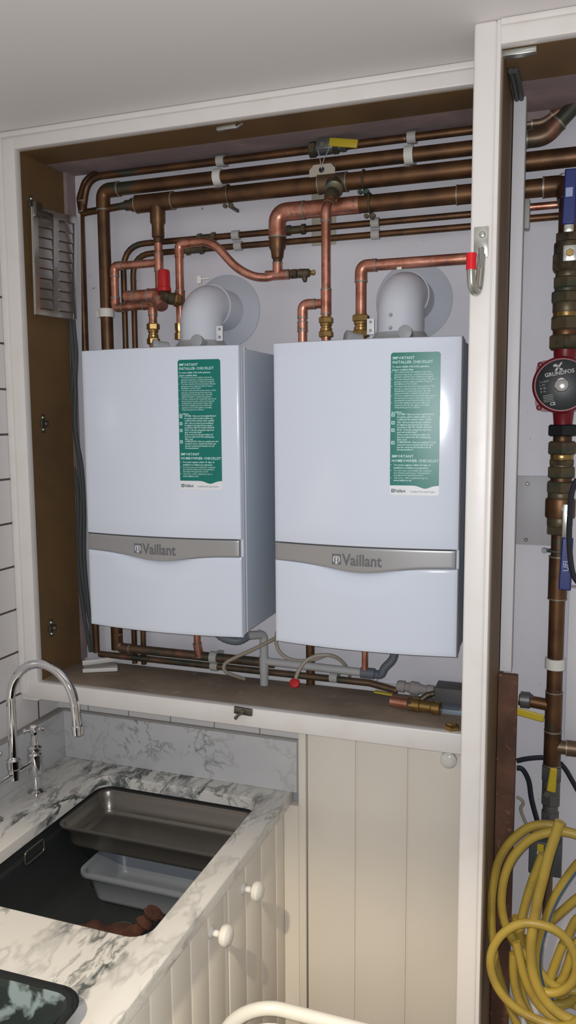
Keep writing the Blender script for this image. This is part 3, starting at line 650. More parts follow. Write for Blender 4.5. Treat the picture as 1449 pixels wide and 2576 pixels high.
tag(MB().lathe(P(875, 853, .11).xy.to_3d()+V((0, 0, 2.0705)), (0, 0, 1), [(0, .015), (.010, .015), (.012, .012)], 20).build('blanking_plug', K['cunew']), 'small copper plug on the right boiler top, between two risers', 'plug')
# ================================================================== GREY CABLES DOWN THE LEFT SIDE
for j, (lab, pp) in enumerate((('dark grey cable down the left corner, nearest the ochre board', [(160, 500), (172, 560), (178, 800), (184, 900), (180, 1050), (182, 1150), (196, 1250), (196, 1400), (205, 1500), (228, 1640)]),
        ('dark grey cable down the left corner, beside the left boiler', [(168, 520), (176, 640), (186, 820), (192, 900), (186, 1050), (198, 1160), (205, 1250), (203, 1400), (222, 1540), (244, 1642)]),
        ('dark grey cable swinging behind the left boiler edge', [(175, 780), (184, 900), (190, 980), (190, 1080), (206, 1180), (212, 1290), (212, 1400), (222, 1520), (236, 1640)]))):
    yy = .228-.004*j
    o = MB().sweep(smoothpath([P(a, b, yy) for a, b in pp], 5), .0062, 10).build('cable', K['cable']); tag(o, lab, 'cable', 'grey cables in the left corner')
# ================================================================== LOUVRED VENT PLATE
vp = thing('louvred_plate', 'shiny louvred metal plate clipped to the ochre side board', 'vent plate', (.03, .12, 2.33))
A, B, C_, D = P(80, 520, x=.03), P(88, 790, x=.03), P(190, 803, x=.03), P(193, 546, x=.03)
def Q(u, v, o=0): return (A*(1-u)+D*u)*(1-v)+(B*(1-u)+C_*u)*v+V((o, 0, 0))
pl = MB()
def slab(u0, v0, u1, v1, t0, t1, mb): 
    mb.add([Q(u0, v0, t0), Q(u1, v0, t0), Q(u1, v1, t0), Q(u0, v1, t0), Q(u0, v0, t1), Q(u1, v0, t1), Q(u1, v1, t1), Q(u0, v1, t1)], [(0, 1, 2, 3), (7, 6, 5, 4), (0, 4, 5, 1), (1, 5, 6, 2), (2, 6, 7, 3), (3, 7, 4, 0)])
slab(0, 0, .10, 1, -.002, .004, pl); slab(.92, 0, 1, 1, -.002, .004, pl); slab(.44, 0, .56, 1, -.001, .003, pl); slab(0, 0, 1, .07, -.001, .0035, pl); slab(0, .95, 1, 1, -.001, .0035, pl)
pl.build('frame', K['plate_metal'], vp, smooth=False)
for (u0, u1) in ((.10, .44), (.56, .92)):
    for k in range(9):
        v0 = .085+k*.096; lv = MB()
        vm = v0+.045; vs = [Q(u0, v0, .0005), Q(u1-.03, v0, .0005), Q(u1-.03, v0+.084, .004), Q(u0, v0+.084, .004), Q(u0, v0, -.0012), Q(u1-.03, v0, -.0012), Q(u1-.03, v0+.084, .0022), Q(u0, v0+.084, .0022)]
        lv.add(vs, [(0, 1, 2, 3), (7, 6, 5, 4), (0, 4, 5, 1), (1, 5, 6, 2), (2, 6, 7, 3), (3, 7, 4, 0)]); lv.build('louvre', K['plate_metal'], vp, smooth=False)
MB().sweep([Q(0, 0), Q(0, 1), Q(1, 1)], .0028, 8).build('rim', K['steel'], vp)
MB().box((0.003, .05, 2.475), (.03, .075, 2.487), .002).obox(Q(.08, .02, .006), [(1, 0, 0), (0, 1, 0), (0, 0, 1)], (.006, .014, .02), .002).obox(Q(.3, .05, .005), [(1, 0, 0), (0, 1, 0), (0, 0, 1)], (.004, .022, .008), .002).build('clip_bracket', K['darksteel'], vp)
# ================================================================== HOOK ON THE POST
hk = thing('utility_hook', 'zinc utility hook with a red sleeved tip screwed to the cream post', 'hook', (1.255, YP, 2.2))
hc = P(1209, 604, YP-.002)
bp = MB().obox(hc+V((.001, 0, -.004)), [(1, 0, 0), (0, 1, 0), (0, 0, 1)], (.0145, .002, .030), .0015)
w0 = P(1212, 640, YP-.002); w1 = P(1208, 690, YP-.008); w2 = P(1204, 725, YP-.016); w3 = P(1197, 735, YP-.030); w4 = P(1188, 722, YP-.044); w5 = P(1185, 690, YP-.050); w6 = P(1186, 638, YP-.050)
bp.sweep(smoothpath([w0, w1, w2, w3, w4, w5, w6], 6), .0084, 16)
bp.sweep([w0+V((-.001, 0, .012)), w0+V((0, 0, -.006)), w0.lerp(w1, .8)], [.0140, .0132, .0086], 14, squash=.45)
bp.build('steel_bar', K['steel'], hk)
d_ = (w6-w5); MB().sweep([w5+d_*.22, w5+d_*1.02], .0100, 18).build('red_sleeve', K['redbright'], hk)
for p_ in ((1213, 590), (1209, 624)): MB().lathe(P(*p_, YP-.004), (0, -1, 0), [(0, .0065), (.002, .0055), (.003, .003)], 12).build('screw', K['steel'], hk)
# ================================================================== UNDER THE BOILERS
YU = .205
def level(pts, y): return [P(a, b, y) for a, b in pts]
ua, ub = P(320, 1632, YU), P(690, 1668, YU); zu_ = (ua.z+ub.z)/2; xu0 = P(296, 1600, YU).x
up_ = pipe('copper_pipe', 'dirty copper pipe under the boilers, turning up at its left elbow', [(xu0, YU, 1.375), (xu0, YU, zu_), (P(690, 1668, YU).x, YU, zu_)], .0135, K['cugreen'], .028, [1])
zl_ = P(560, 1679, YU+.01).z; yl = YU+.015
lw = pipe('copper_pipe', 'lower dirty copper pipe under the boilers, running the full width to the brass valve', [(P(250, 1640, yl).x, yl, zl_), (P(930, 1718, yl).x, yl, P(930, 1718, yl).z), P(1000, 1738, yl-.01)], .0098, K['cugreen'], .03)
xq = P(500, 1610, YU).x
tp = pipe('copper_pipe', 'short bright copper tee stub under the left boiler', [(xq, YU-.01, 1.375), (xq, YU-.01, P(500, 1630, YU).z), (xq+.004, YU, zu_)], .0105, K['cunew'], 0)
sleeve(tp, (xq, YU-.01, P(498, 1618, YU).z), (xq+.003, YU-.004, P(502, 1648, YU).z), .0128, K['cunew'], 'tee')
tag(clip(539, 1650, YU, zu_, .0135, 'x'), 'grey clip holding the upper dirty pipe under the left boiler'); tag(clip(540, 1676, yl, zl_, .0098, 'x'), 'grey clip holding the lower dirty pipe under the left boiler')
tag(clip(840, 1702, yl, P(840, 1704, yl).z, .0098, 'x'), 'grey clip holding the lower dirty pipe under the right boiler')
bv = pipe('copper_pipe', 'aged brown vertical pipe dropping behind the red capped hose', [(P(781, 1650, YU+.03).x, YU+.025, 1.37), (P(783, 1700, YU+.03).x, YU+.025, 1.12)], .0125, K['cuold'])
# waste
yw_ = .175; xw = P(660, 1640, yw_).x; zwt = P(662, 1598, yw_).z; zwh = P(800, 1681, yw_).z
ws = thing('waste_pipe', 'white plastic condensate waste pipe with a side branch under the boilers', 'waste pipe', (xw, yw_, 1.12))
MB().sweep(fillet([(xw, yw_+.012, 1.12), (xw, yw_+.012, zwt), (xw-.03, yw_-.04, zwt+.006)], .018), .0122, 18).build('riser', K['waste'], ws)
za, zb2 = P(685, 1670, yw_).z, P(912, 1690, yw_).z
MB().sweep([(xw, yw_+.012, (za+zb2)/2), (P(915, 1690, yw_).x, yw_, (za+zb2)/2)], .0112, 18).build('branch', K['waste'], ws)
sleeve(ws, (xw, yw_+.012, P(660, 1654, yw_).z), (xw, yw_+.012, P(660, 1690, yw_).z), .0135, K['waste'], 'tee', rings=False)
gx = P(908, 1690, yw_).x; zg = (za+zb2)/2
MB().sweep([(gx, yw_, zg), (gx+.038, yw_, zg)], .0145, 20).build('rubber_coupling', K['wastegrey'], ws)
fl = smoothpath([(gx+.035, yw_, zg), (gx+.055, yw_, zg), P(968, 1680, yw_), P(988, 1658, yw_), P(995, 1630, yw_)], 10)
MB().sweep(fl, [.0108+(.0012 if i % 2 else 0) for i in range(len(fl))], 16).build('flexible_tail', K['wastegrey'], ws)
f2 = smoothpath([(xw-.028, yw_-.036, zwt+.006), (xw-.05, yw_-.06, zwt-.004), (xw-.09, yw_-.07, zwt+.005), (xw-.13, yw_-.06, zwt+.03)], 8)
MB().sweep(f2, [.0118+(.0012 if i % 2 else 0) for i in range(len(f2))], 16).build('flexible_tail', K['wastegrey'], ws)
# filling hoses
hs = thing('filling_hose', 'tan braided filling hose looping between the boilers and down behind the shelf', 'hose', P(600, 1650, .15))
MB().sweep(smoothpath([P(700, 1602, .09), P(680, 1612, .11), P(640, 1632, .13), P(590, 1655, .14), P(568, 1668, .14), P(563, 1682, .14), P(575, 1694, .15), P(615, 1708, .19)], 8), .0052, 12).build('tube', K['tan'], hs)
h2 = thing('filling_hose', 'tan braided hose arching from the red cap under the right boiler', 'hose', P(790, 1660, .12))
MB().sweep(smoothpath([P(744, 1708, .10), P(750, 1690, .11), P(768, 1664, .12), P(795, 1650, .13), P(825, 1648, .14), P(850, 1656, .16), P(870, 1676, .19), P(880, 1700, .23)], 8), .0052, 12).build('tube', K['tan'], h2)
MB().lathe(P(741, 1718, .10), V((.1, -.8, .5)), [(-.008, .0135), (0, .0145), (.003, .0125), (.004, .006)], 18).build('red_cap', K['red'], h2)
h3 = thing('filling_hose', 'tan hose hanging in a shallow loop from the gap between the boilers', 'hose', P(720, 1650, .17))
MB().sweep(smoothpath([P(697, 1590, .19), P(694, 1612, .19), P(702, 1638, .19), P(722, 1655, .19), P(750, 1662, .19), P(785, 1660, .195), P(815, 1650, .2)], 8), .0052, 12).build('tube', K['tan'], h3)
# copper below right boiler
yr_ = .16; xr_ = P(918, 1660, yr_).x
pipe('copper_pipe', 'bright copper tail with an elbow under the right boiler', [(P(1045, 1652, yr_).x, yr_, 1.352), (xr_, yr_, 1.352), (xr_, yr_, P(918, 1684, yr_).z)], .0085, K['cunew'], .012, [1], sleeve=1.2)
# things lying on the shelf
bs = P(1010, 1757, .13); bs.z = ZS+.019
bvv = thing('brass_valve', 'loose brass valve with a copper stub lying on the dusty shelf', 'valve', (bs.x, .10, ZS))
a_ = V((P(984, 1756, .12).x, .12, ZS+.0185)); dn = V((1, -.12, 0)).normalized()
MB().lathe(a_, dn, [(0, .0125), (0, .0145), (.05, .0145), (.05, .0125)], 22).build('copper_stub', K['cunew'], bvv)
MB().lathe(a_+dn*.048, dn, [(0, .016), (.012, .0175), (.03, .0178), (.032, .0145), (.06, .014), (.063, .0168), (.083, .0172), (.085, .014)], 22).build('valve_body', K['brass'], bvv)
MB().hexnut(a_+dn*.046, dn, .014, .0185).build('nut', K['brassold'], bvv)
st_ = a_+dn*.062; MB().sweep([st_, st_+V((.03, .02, .022)), st_+V((.048, .022, .028))], [.008, .008, .0075], 12).build('side_spout', K['brassold'], bvv)
nt_ = V((P(1137, 1800, .02).x, .02, ZS))
tag(MB().lathe(nt_, (0, 0, 1), [(0, .017), (.002, .0185), (.012, .0185), (.014, .012), (.018, .011)], 6).build('brass_nut', K['brass']), 'loose brass nut on the shelf beside the post', 'nut')
fz = thing('isolation_valve', 'white crusted isolation valve with a yellow lever behind the loose brass valve', 'valve', P(1050, 1735, .2))
f0 = V((P(1000, 1738, .21).x, .20, ZS+.034)); dn2 = V((1, 0, -.04)).normalized()
MB().lathe(f0, dn2, [(0, .012), (.006, .016), (.022, .016), (.024, .012), (.034, .014), (.04, .0185), (.058, .018), (.066, .013), (.08, .012), (.083, .0155), (.10, .015), (.102, .01)], 16).build('valve_body', K['frost'], fz)
l0 = P(946, 1738, .165); l1 = P(984, 1745, .17); dd = (l1-l0).normalized()
MB().obox((l0+l1)/2+V((0, 0, -.002)), [dd, (0, 1, 0), dd.cross(V((0, 1, 0)))], ((l1-l0).length/2+.004, .008, .0022), .001).build('lever', K['yellow'], fz)
gb = thing('junction_box', 'grey box with a pale blue strip behind the loose brass nut on the shelf', 'box', (1.18, .15, ZS))
MB().box((P(1097, 1740, .2).x, .17, ZS), (1.262, .235, ZS+.05), .002).build('housing', K['box'], gb)
MB().box((P(1097, 1760, .15).x, .12, ZS), (1.262, .168, ZS+.012), .001).build('strip', K['boxblue'], gb)
for k in (0, 1): MB().lathe((1.19+.012*k, .13, ZS+.012), (0, 0, 1), [(0, .004), (.002, .003)], 10).build('screw', K['steel'], gb)
br_ = thing('plastic_bracket', 'grey-white plastic bracket lying at the left end of the shelf', 'bracket', (.04, .12, ZS))
bm_ = MB()
p0, p1, p2, p3 = P(207, 1668, z=ZS+.012), P(303, 1656, z=ZS+.012), P(208, 1687, z=ZS+.008), P(296, 1683, z=ZS+.008)
def bar(a, b, hw, hh, mb): 
    d = (b-a).normalized(); mb.obox((a+b)/2, [d, V((0, 0, 1)).cross(d), V((0, 0, 1))], ((b-a).length/2, hw, hh), .002)
bar(p0, p1, .005, .008, bm_); bar(p2, p3, .005, .006, bm_); bm_.build('rail', K['clipw'], br_)
bm2 = MB(); m0, m1 = (p0+p2)/2, (p1+p3)/2; bar(m0+V((.004, 0, -.004)), m1+V((-.008, 0, -.004)), .020, .003, bm2); bm2.build('web', K['clip'], br_)
# white batten seen behind the shelf gap
struct('trim_1', MB().box((.06, YW-.012, 1.06), (1.262, YW-.0005, 1.165)), K['batten'])
struct('trim_2', MB().box((P(268, 1600, YW).x, YW-.008, 1.165), (P(268, 1600, YW).x+.05, YW-.0005, 1.36)), K['batten'])
# ================================================================== WORKTOP, UPSTANDS
YBK = .156; XE = .722
wt = thing('marble_worktop', 'white veined marble worktop with a rectangular sink cut-out', 'worktop', (.3, -.5, ZWT-.03))
# slab with hole: outer and hole loops bridged
hx0, hx1, hy0, hy1, hr = .150, .654, -.552, .085, .045
def loop_rr(x0, x1, y0, y1, r, n=6): return rrect(x1-x0, y1-y0, r, n, (x0+x1)/2, (y0+y1)/2)
bm = bmesh.new()
hole = loop_rr(hx0, hx1, hy0, hy1, hr)
outer = [(XE, YBK+.014), (-.0555, YBK+.014), (-.0555, -1.35), (XE-.012, -1.35), (XE, -1.338)]
def ring_verts(poly, z): return [bm.verts.new((x, y, z)) for x, y in poly]
for zi, z in enumerate((ZWT, ZWT-.032)):
    o_, h_ = ring_verts(outer, z), ring_verts(hole, z); ed = []
    for L_ in (o_, h_):
        for i in range(len(L_)): ed.append(bm.edges.new((L_[i], L_[(i+1) % len(L_)])))
    bmesh.ops.triangle_fill(bm, edges=ed, use_beauty=True)
    if zi == 0: O1, H1 = o_, h_
    else:
        for A_, B_ in ((O1, o_), (H1, h_)):
            for i in range(len(A_)): j = (i+1) % len(A_); bm.faces.new((A_[i], A_[j], B_[j], B_[i]))
be = [e for e in bm.edges if len(e.link_faces) == 2 and abs(e.verts[0].co.z-ZWT) < 1e-6 and abs(e.verts[1].co.z-ZWT) < 1e-6 and e.calc_face_angle(0) > 1]
bmesh.ops.recalc_face_normals(bm, faces=bm.faces[:])
bmesh.ops.bevel(bm, geom=be, offset=.004, segments=3, profile=.5, affect='EDGES')
MB().bm(bm).build('slab', K['marble'], wt)
MB().box((-.031, YBK, ZWT), (.745, YBK+.015, 1.001), .002).build('upstand', K['marbleback'], wt)
MB().box((-.0565, -1.35, ZWT), (-.031, YBK+.014, 1.001), .002).build('upstand', K['marbleback'], wt)
MB().box((-.0564, -1.35, 1.001), (-.034, YBK+.012, 1.006), .002).box((-.04, YBK+.003, 1.001), (.745, YBK+.0155, 1.006), .002).box((.738, YBK-.003, ZWT), (.7455, YBK, 1.0), .001).build('sealant', K['caulk'], wt)
# sink
sk = thing('sink', 'dark undermounted sink bowl below the worktop cut-out', 'sink', (.4, -.22, .58))
o1 = loop_rr(hx0-.006, hx1+.006, hy0-.006, hy1+.006, .05); i1 = loop_rr(hx0-.006, hx1+.006, hy0-.006, hy1+.006, .05); b1_ = loop_rr(hx0+.01, hx1-.01, hy0+.01, hy1-.01, .05)
zt1, zb1_ = ZWT-.033, .612
n = len(o1); e2 = loop_rr(hx0-.03, hx1+.02, hy0-.03, hy1+.02, .06); lg_ = loop_rr(hx0+.006, hx1-.006, hy0+.006, hy1-.006, .046)
lv = [(e2, zt1), (o1, zt1), (o1, zt1-.030), (lg_, zt1-.034), (lg_, zt1-.06), (b1_, zb1_+.02), (loop_rr(hx0+.03, hx1-.03, hy0+.03, hy1-.03, .04), zb1_)]
vs = [V((x, y, z)) for L_, z in lv for x, y in L_]; fs = []
for k in range(len(lv)-1):
    for i in range(n): j = (i+1) % n; fs.append((k*n+i, k*n+j, (k+1)*n+j, (k+1)*n+i))
fs.append(tuple((len(lv)-1)*n+i for i in range(n)))
o = MB().add(vs, fs).build('bowl', K['sink'], sk, ang=50)
sl = P(88, 2143, x=hx0+.011); rg = [V((hx0+.010, sl.y+u*1.25, sl.z+v*1.15)) for u, v in rrect(.062, .030, .008, 4)]
MB().sweep(rg, .0022, 8, closed=True).build('overflow_rim', K['pansteel'], sk)
MB().lathe((.40, -.24, zb1_+.001), (0, 0, 1), [(0, .04), (.003, .038), (.0035, .03)], 24).build('drain', K['pansteel'], sk)
# gastronorm pan resting on ledge
def pan(name, parent, m, x0, x1, y0, y1, zt, depth, rim, taper, r, th=.0015, lip=.004):
    L_ = [(loop_rr(x0, x1, y0, y1, r+.006), zt-lip), (loop_rr(x0+.001, x1-.001, y0+.001, y1-.001, r+.005), zt), (loop_rr(x0+rim, x1-rim, y0+rim, y1-rim, r), zt), (loop_rr(x0+rim+.002, x1-rim-.002, y0+rim+.002, y1-rim-.002, r), zt-.004),
          (loop_rr(x0+rim+.004, x1-rim-.004, y0+rim+.004, y1-rim-.004, r), zt-.018), (loop_rr(x0+rim+.009, x1-rim-.009, y0+rim+.009, y1-rim-.009, r*.9), zt-.021),
          (loop_rr(x0+rim+taper, x1-rim-taper, y0+rim+taper, y1-rim-taper, r*.8), zt-depth+.012), (loop_rr(x0+rim+taper+.004, x1-rim-taper-.004, y0+rim+taper+.004, y1-rim-taper-.004, r*.8), zt-depth+.003), (loop_rr(x0+rim+taper+.014, x1-rim-taper-.014, y0+rim+taper+.014, y1-rim-taper-.014, r*.6), zt-depth)]
    n = len(L_[0][0]); vs = [V((x, y, z)) for q_, z in L_ for x, y in q_]; fs = []
    for k in range(len(L_)-1):
        for i in range(n): j = (i+1) % n; fs.append((k*n+i, k*n+j, (k+1)*n+j, (k+1)*n+i))
    fs.append(tuple((len(L_)-1)*n+i for i in range(n)))
    o = MB().add(vs, fs).build(name, m, parent, ang=60)
    md = o.modifiers.new('thickness', 'SOLIDIFY'); md.thickness = th; md.offset = -1
    return o
zg_ = ZWT-.040
gn = pan('steel_tray', None, K['pansteel'], hx0-.002, hx1+.002, -.158, hy1+.004, zg_, .066, .011, .014, .035)
tag(gn, 'shallow dull steel catering tray resting across the back of the sink', 'tray')
pb = pan('plastic_tub', None, K['tarp'], .235, .60, -.19, .02, .712, .092, .012, .022, .03, th=.0022, lip=.010)
tag(pb, 'translucent plastic food tub standing in the sink under the steel tray', 'tub')
def lump(name, m, c, rad, seed, label, cat, seg=3):
    bm = bmesh.new(); bmesh.ops.create_icosphere(bm, subdivisions=4, radius=1); rnd = random.Random(seed)
    ph = [(rnd.uniform(2, 5), rnd.uniform(0, 6), V((rnd.uniform(-1, 1), rnd.uniform(-1, 1), rnd.uniform(-1, 1)))) for _ in range(10)]
    for v_ in bm.verts:
        n_ = v_.co.copy(); s__ = 1+sum(.07*math.sin(f_*n_.dot(a_)*2+p__) for f_, p__, a_ in ph)
        v_.co = V((n_.x*rad[0], n_.y*rad[1], max(n_.z, -.35)*rad[2]))*s__+V(c)
    return tag(MB().bm(bm).build(name, m, None, ang=80), label, cat)
lump('dish_cloth', K['rag'], (.40, -.31, .63), (.085, .06, .035), 3, 'crumpled rust brown cloth on the sink floor in front of the tub', 'cloth')
cl = smoothpath([V((.44, -.30, .635)), V((.475, -.275, .66)), V((.505, -.262, .695)), V((.515, -.262, .705))], 6)
tag(MB().sweep(cl, [.02+.006*math.sin(i*1.7) for i in range(len(cl))], 12, squash=.6).build('cloth_strip', K['rag']), 'twisted brown rag end leaning up against the tub', 'cloth')
lump('red_cloth', K['ragred'], (.515, -.375, .632), (.055, .045, .03), 9, 'dull red cloth at the front corner of the sink', 'cloth')
# ================================================================== BRIDGE TAP
tp_ = thing('bridge_tap', 'chrome bridge tap with swan-neck spout and cross handle', 'tap', (.035, -.16, ZWT))
yA, yB_, xT = -.075, -.255, .035; zB = P(75, 1912, x=xT).z
for yy in (yA, yB_):
    lg = MB().lathe((xT, yy, ZWT), (0, 0, 1), [(0, .026), (.004, .026), (.008, .02), (.012, .012), (.03, .010), (.05, .012)], 24)
    lg.lathe((xT, yy, ZWT+.048), (0, 0, 1), [(0, .014), (.006, .018), (.022, .018), (.03, .020), (.065, .021), (.07, .017), (.078, .020), (.084, .020), (.09, .012), (.10, .012), (.106, .009), (.13, .007)], 24)
    lg.build('pillar', K['chrome'], tp_)
    hd = MB().lathe((xT, yy, ZWT+.174), (0, 0, 1), [(0, .009), (.003, .013), (.014, .013), (.018, .009)], 20)
    for k in range(4):
        a = PI/4+k*PI/2; dv = V((math.cos(a), math.sin(a), 0)); c_ = V((xT, yy, ZWT+.182))
        hd.sweep([c_, c_+dv*.02], .0045, 10).lathe(c_+dv*.018, dv, [(0, .004), (.003, .0075), (.009, .0075), (.012, .004)], 14)
    hh_ = hd.build('cross_handle', K['chrome'], tp_)
    MB().lathe((xT, yy, ZWT+.192), (0, 0, 1), [(0, .009), (.003, .008), (.004, .003)], 18).build('ceramic_button', K['knob'], hh_)
zb3 = ZWT+.092
MB().sweep([(xT, yA, zb3), (xT, (yA+yB_)/2, zb3), (xT, yB_, zb3)], .0095, 16).lathe((xT, (yA+yB_)/2, zb3-.02), (0, 0, 1), [(0, .008), (.006, .016), (.034, .016), (.038, .019), (.06, .019), (.064, .014), (.07, .012)], 20).build('bridge', K['chrome'], tp_)
yM = (yA+yB_)/2
sa = P(0, 1760, yM); pk = P(75, 1656, yM); en = P(192, 1850, yM)
spx = [V((xT-.012, yM, zb3+.04)), V((xT-.014, yM, zb3+.1))]
cxs = (xT-.014+en.x)/2; Rr = (en.x-(xT-.014))/2; zc2 = pk.z-.012-Rr
spx = [V((xT, yM, zb3+.04)), V((xT, yM, zb3+.08))]
Rr = (en.x-xT)/2; cxs = (en.x+xT)/2; zc2 = pk.z-.012-Rr*1.12
spx.append(V((xT, yM, zc2)))
for k in range(1, 20): a = PI-PI*k/20; spx.append(V((cxs+Rr*math.cos(a), yM, zc2+Rr*1.12*math.sin(a))))
spx += [V((en.x, yM, zc2)), V((en.x+.004, yM, en.z+.02))]
MB().sweep(smoothpath(spx, 3), .0118, 20).build('spout', K['chrome'], tp_)
MB().lathe(V((en.x+.004, yM, en.z+.028)), V((.05, 0, -1)), [(0, .0135), (.002, .0155), (.010, .0155), (.011, .0145), (.024, .0145), (.026, .012)], 24).build('aerator', K['chrome'], tp_)
# ================================================================== CABINETS UNDER
pn = thing('base_cabinet', 'tongue and groove cream door with a round knob, below the cupboard sill', 'cabinet', (.99, .155, 0))
PY = .150
MB().box((.7012, PY-.002, 0), (.745, .18, ZWT-.034)).box((.745, PY-.002, 0), (.7665, .18, 1.094), .002).build('side_stile', K['door'], pn)
gxs = [P(773, 2100, PY).x, P(895, 2100, PY).x, P(1025, 2100, PY).x, P(1152, 2100, PY).x+.02]
pb_ = MB().box((gxs[0], PY+.006, .02), (1.262, .17, 1.094))
for i in range(3): pb_.box((gxs[i]+.0016, PY, .02), (gxs[i+1]-.0016, PY+.012, 1.093), .003, 2)
pb_.build('door', K['door'], pn)
kc = P(1128, 1912, PY-.028)
MB().lathe((kc.x, PY, kc.z), (0, -1, 0), [(0, .009), (.004, .010), (.012, .009), (.018, .017), (.024, .0215), (.032, .0215), (.038, .015), (.0395, .006)], 28).build('knob', K['knob'], pn)
XD = .700
sc_ = thing('sink_cabinet', 'cream tongue and groove sink cabinet with two white ceramic knobs', 'cabinet', (XD, -.3, 0))
MB().box((.66, -1.3, .0), (XD-.012, .149, ZWT-.033)).build('carcass', K['door'], sc_)
def tg_door(y0, y1):
    d_ = MB().box((XD-.012, y0, .05), (XD-.004, y1, ZWT-.05)); n_ = max(1, round((y1-y0)/.095)); 
    for i in range(n_): d_.box((XD-.008, y0+(y1-y0)*i/n_+.0022, .05), (XD, y0+(y1-y0)*(i+1)/n_-.0022, ZWT-.05), .003)
    return d_.build('door', K['door'], sc_)
MB().box((XD-.012, -1.3, ZWT-.05), (XD-.006, .149, ZWT-.034)).box((XD-.012, .088, .0), (XD+.001, .149, ZWT-.034), .002).build('frame', K['door'], sc_)
da = tg_door(-.238, .085); db = tg_door(-.70, -.262)
MB().box((XD-.012, -.262, .0), (XD-.002, -.238, ZWT-.05), .001).build('mullion', K['door'], sc_); tg_door(-1.2, -.72)
for dr_, (bxp, kxp) in ((da, ((612, 2235), (636, 2242))), (db, ((530, 2345), (560, 2350)))):
    bb = P(*bxp, x=XD); 
    MB().lathe(bb, (1, 0, 0), [(0, .0145), (.004, .0145), (.006, .012)], 20).build('knob_rose', K['rust'], dr_)
    MB().lathe(bb+V((.002, 0, 0)), (1, 0, 0), [(0, .0075), (.018, .0075), (.022, .013), (.027, .0215), (.034, .0245), (.042, .0235), (.048, .016), (.050, .006)], 28).build('knob', K['knob'], dr_)
# ================================================================== BLACK DISH AND WHITE TUB
bw = thing('black_dish', 'black enamel roasting dish, pale reflections painted inside, on the near end of the worktop', 'dish', (.45, -.98, ZWT))
def dish(loops, name, m, par, cap=-1):
    n = len(loops[0][0]); vs = [V((x, y, z)) for q_, z in loops for x, y in q_]; fs = []
    for k in range(len(loops)-1):
        for i in range(n): j = (i+1) % n; fs.append((k*n+i, k*n+j, (k+1)*n+j, (k+1)*n+i))
    if cap is not None: k = (len(loops)+cap) % len(loops); fs.append(tuple(k*n+i for i in range(n)))
    return MB().add(vs, fs).build(name, m, par, ang=60)
def rot(poly, a, cx, cy): return [(cx+(x-cx)*math.cos(a)-(y-cy)*math.sin(a), cy+(x-cx)*math.sin(a)+(y-cy)*math.cos(a)) for x, y in poly]
zr_ = ZWT+.045; dx0, dx1, dy0, dy1 = .22, .672, -1.09, -.770; da_ = .02
LR = lambda g, r: rot(loop_rr(dx0+g, dx1-g, dy0+g, dy1-g, r), da_, .44, -.9)
dish([(LR(.05, .03), ZWT), (LR(.03, .04), ZWT+.01), (LR(.008, .045), zr_-.006), (LR(0, .05), zr_-.002), (LR(.001, .05), zr_), (LR(.012, .045), zr_), (LR(.016, .042), zr_-.003)], 'rim', K['bowl'], bw, None)
dish([(LR(.0165, .042), zr_-.003), (LR(.026, .038), zr_-.016), (LR(.055, .03), zr_-.03)], 'inside', K['bowlin'], bw)
wb = thing('laundry_tub', 'white plastic tub with a rolled rim standing in front of the cabinets', 'tub', (1.03, -.7, 0))
z7 = .70; x0w, x1w, y0w, y1w = .822, 1.24, -.90, -.452
TR = lambda g, r: loop_rr(x0w+g, x1w-g, y0w+g, y1w-g, r, 8)
dish([(TR(.06, .06), 0), (TR(.05, .07), .01), (TR(.013, .085), z7-.03)], 'body', K['white'], wb, -3)
ring_ = [V((x, y, z7)) for x, y in TR(.010, .088)]
MB().sweep(ring_, .0135, 16, closed=True).build('rim', K['white'], wb)
wb.children[0].modifiers.new('thickness', 'SOLIDIFY').thickness = .003
# ================================================================== RIGHT CUPBOARD
tag(MB().box((1.2865, .100, 1.279), (1.3145, .140, 2.6205), .0025).build('cable_trunking', K['batten']), 'white plastic cable trunking running down beside the brown partition', 'trunking')
tag(MB().box((1.2862, .078, 0), (1.331, .0995, 1.278), .002).build('timber_plank', K['timber']), 'dark rough timber upright standing behind the yellow hose', 'plank')
for j, dx in enumerate((.004, .014)):
    o = MB().sweep(smoothpath([V((1.2885+dx*.9, -.06, ZT-.0065)), V((1.290+dx, .0, ZT-.0068)), V((1.290+dx, .0985, ZT-.0068))], 6), .0058, 10).build('cable', K['cable']); tag(o, ('left' if j == 0 else 'right')+' one of two dark cables entering the top of the white trunking', 'cable')
bpz = P(1300, 1196, YW); bq = P(1386, 1372, YW)
pt = thing('blanking_plate', 'flat grey blanking plate screwed to the wall right of the trunking', 'plate', (bpz.x, YW, bq.z))
MB().box((bpz.x-.01, YW-.006, bq.z), (bq.x, YW-.001, bpz.z), .0015).build('plate', K['metalplate'], pt)
for p_ in ((1327, 1217), (1323, 1358)): MB().lathe(P(*p_, YW-.006), (0, -1, 0), [(0, .005), (.002, .0035)], 12).build('screw', K['darksteel'], pt)
XR = 1.95
ya = P(1449, 395, Y2)
zq = (P(1330, 408, Y2).z+P(1449, 393, Y2).z)/2
pipe('copper_pipe', 'thick aged copper header crossing the right cupboard straight to the right', [(1.2855, Y2, zq), (XR, Y2, zq)], .0225, K['cuold'])
z3r = (P(1330, 475, Y3).z+P(1410, 468, Y3).z)/2
XV, YV = 1.4145, .165
hd3 = pipe('copper_pipe', 'aged copper header ending in an elbow behind the upper blue lever', [(1.2855, Y3, z3r), (XV-.012, Y3, z3r), (XV, YV, z3r-.06)], .0215, K['cuold'], .03, [1])
z1r = (P(1330, 350, Y1).z+P(1350, 347, Y1).z)/2
pipe('copper_pipe', 'dark tarnished pipe sweeping upward at the top right', [(1.2855, Y1, z1r), (P(1372, 340, Y1).x, Y1, z1r), P(1449, 262, Y1), P(1470, 235, Y1)], .0182, K['cugreen'], [.05, 0], [1])
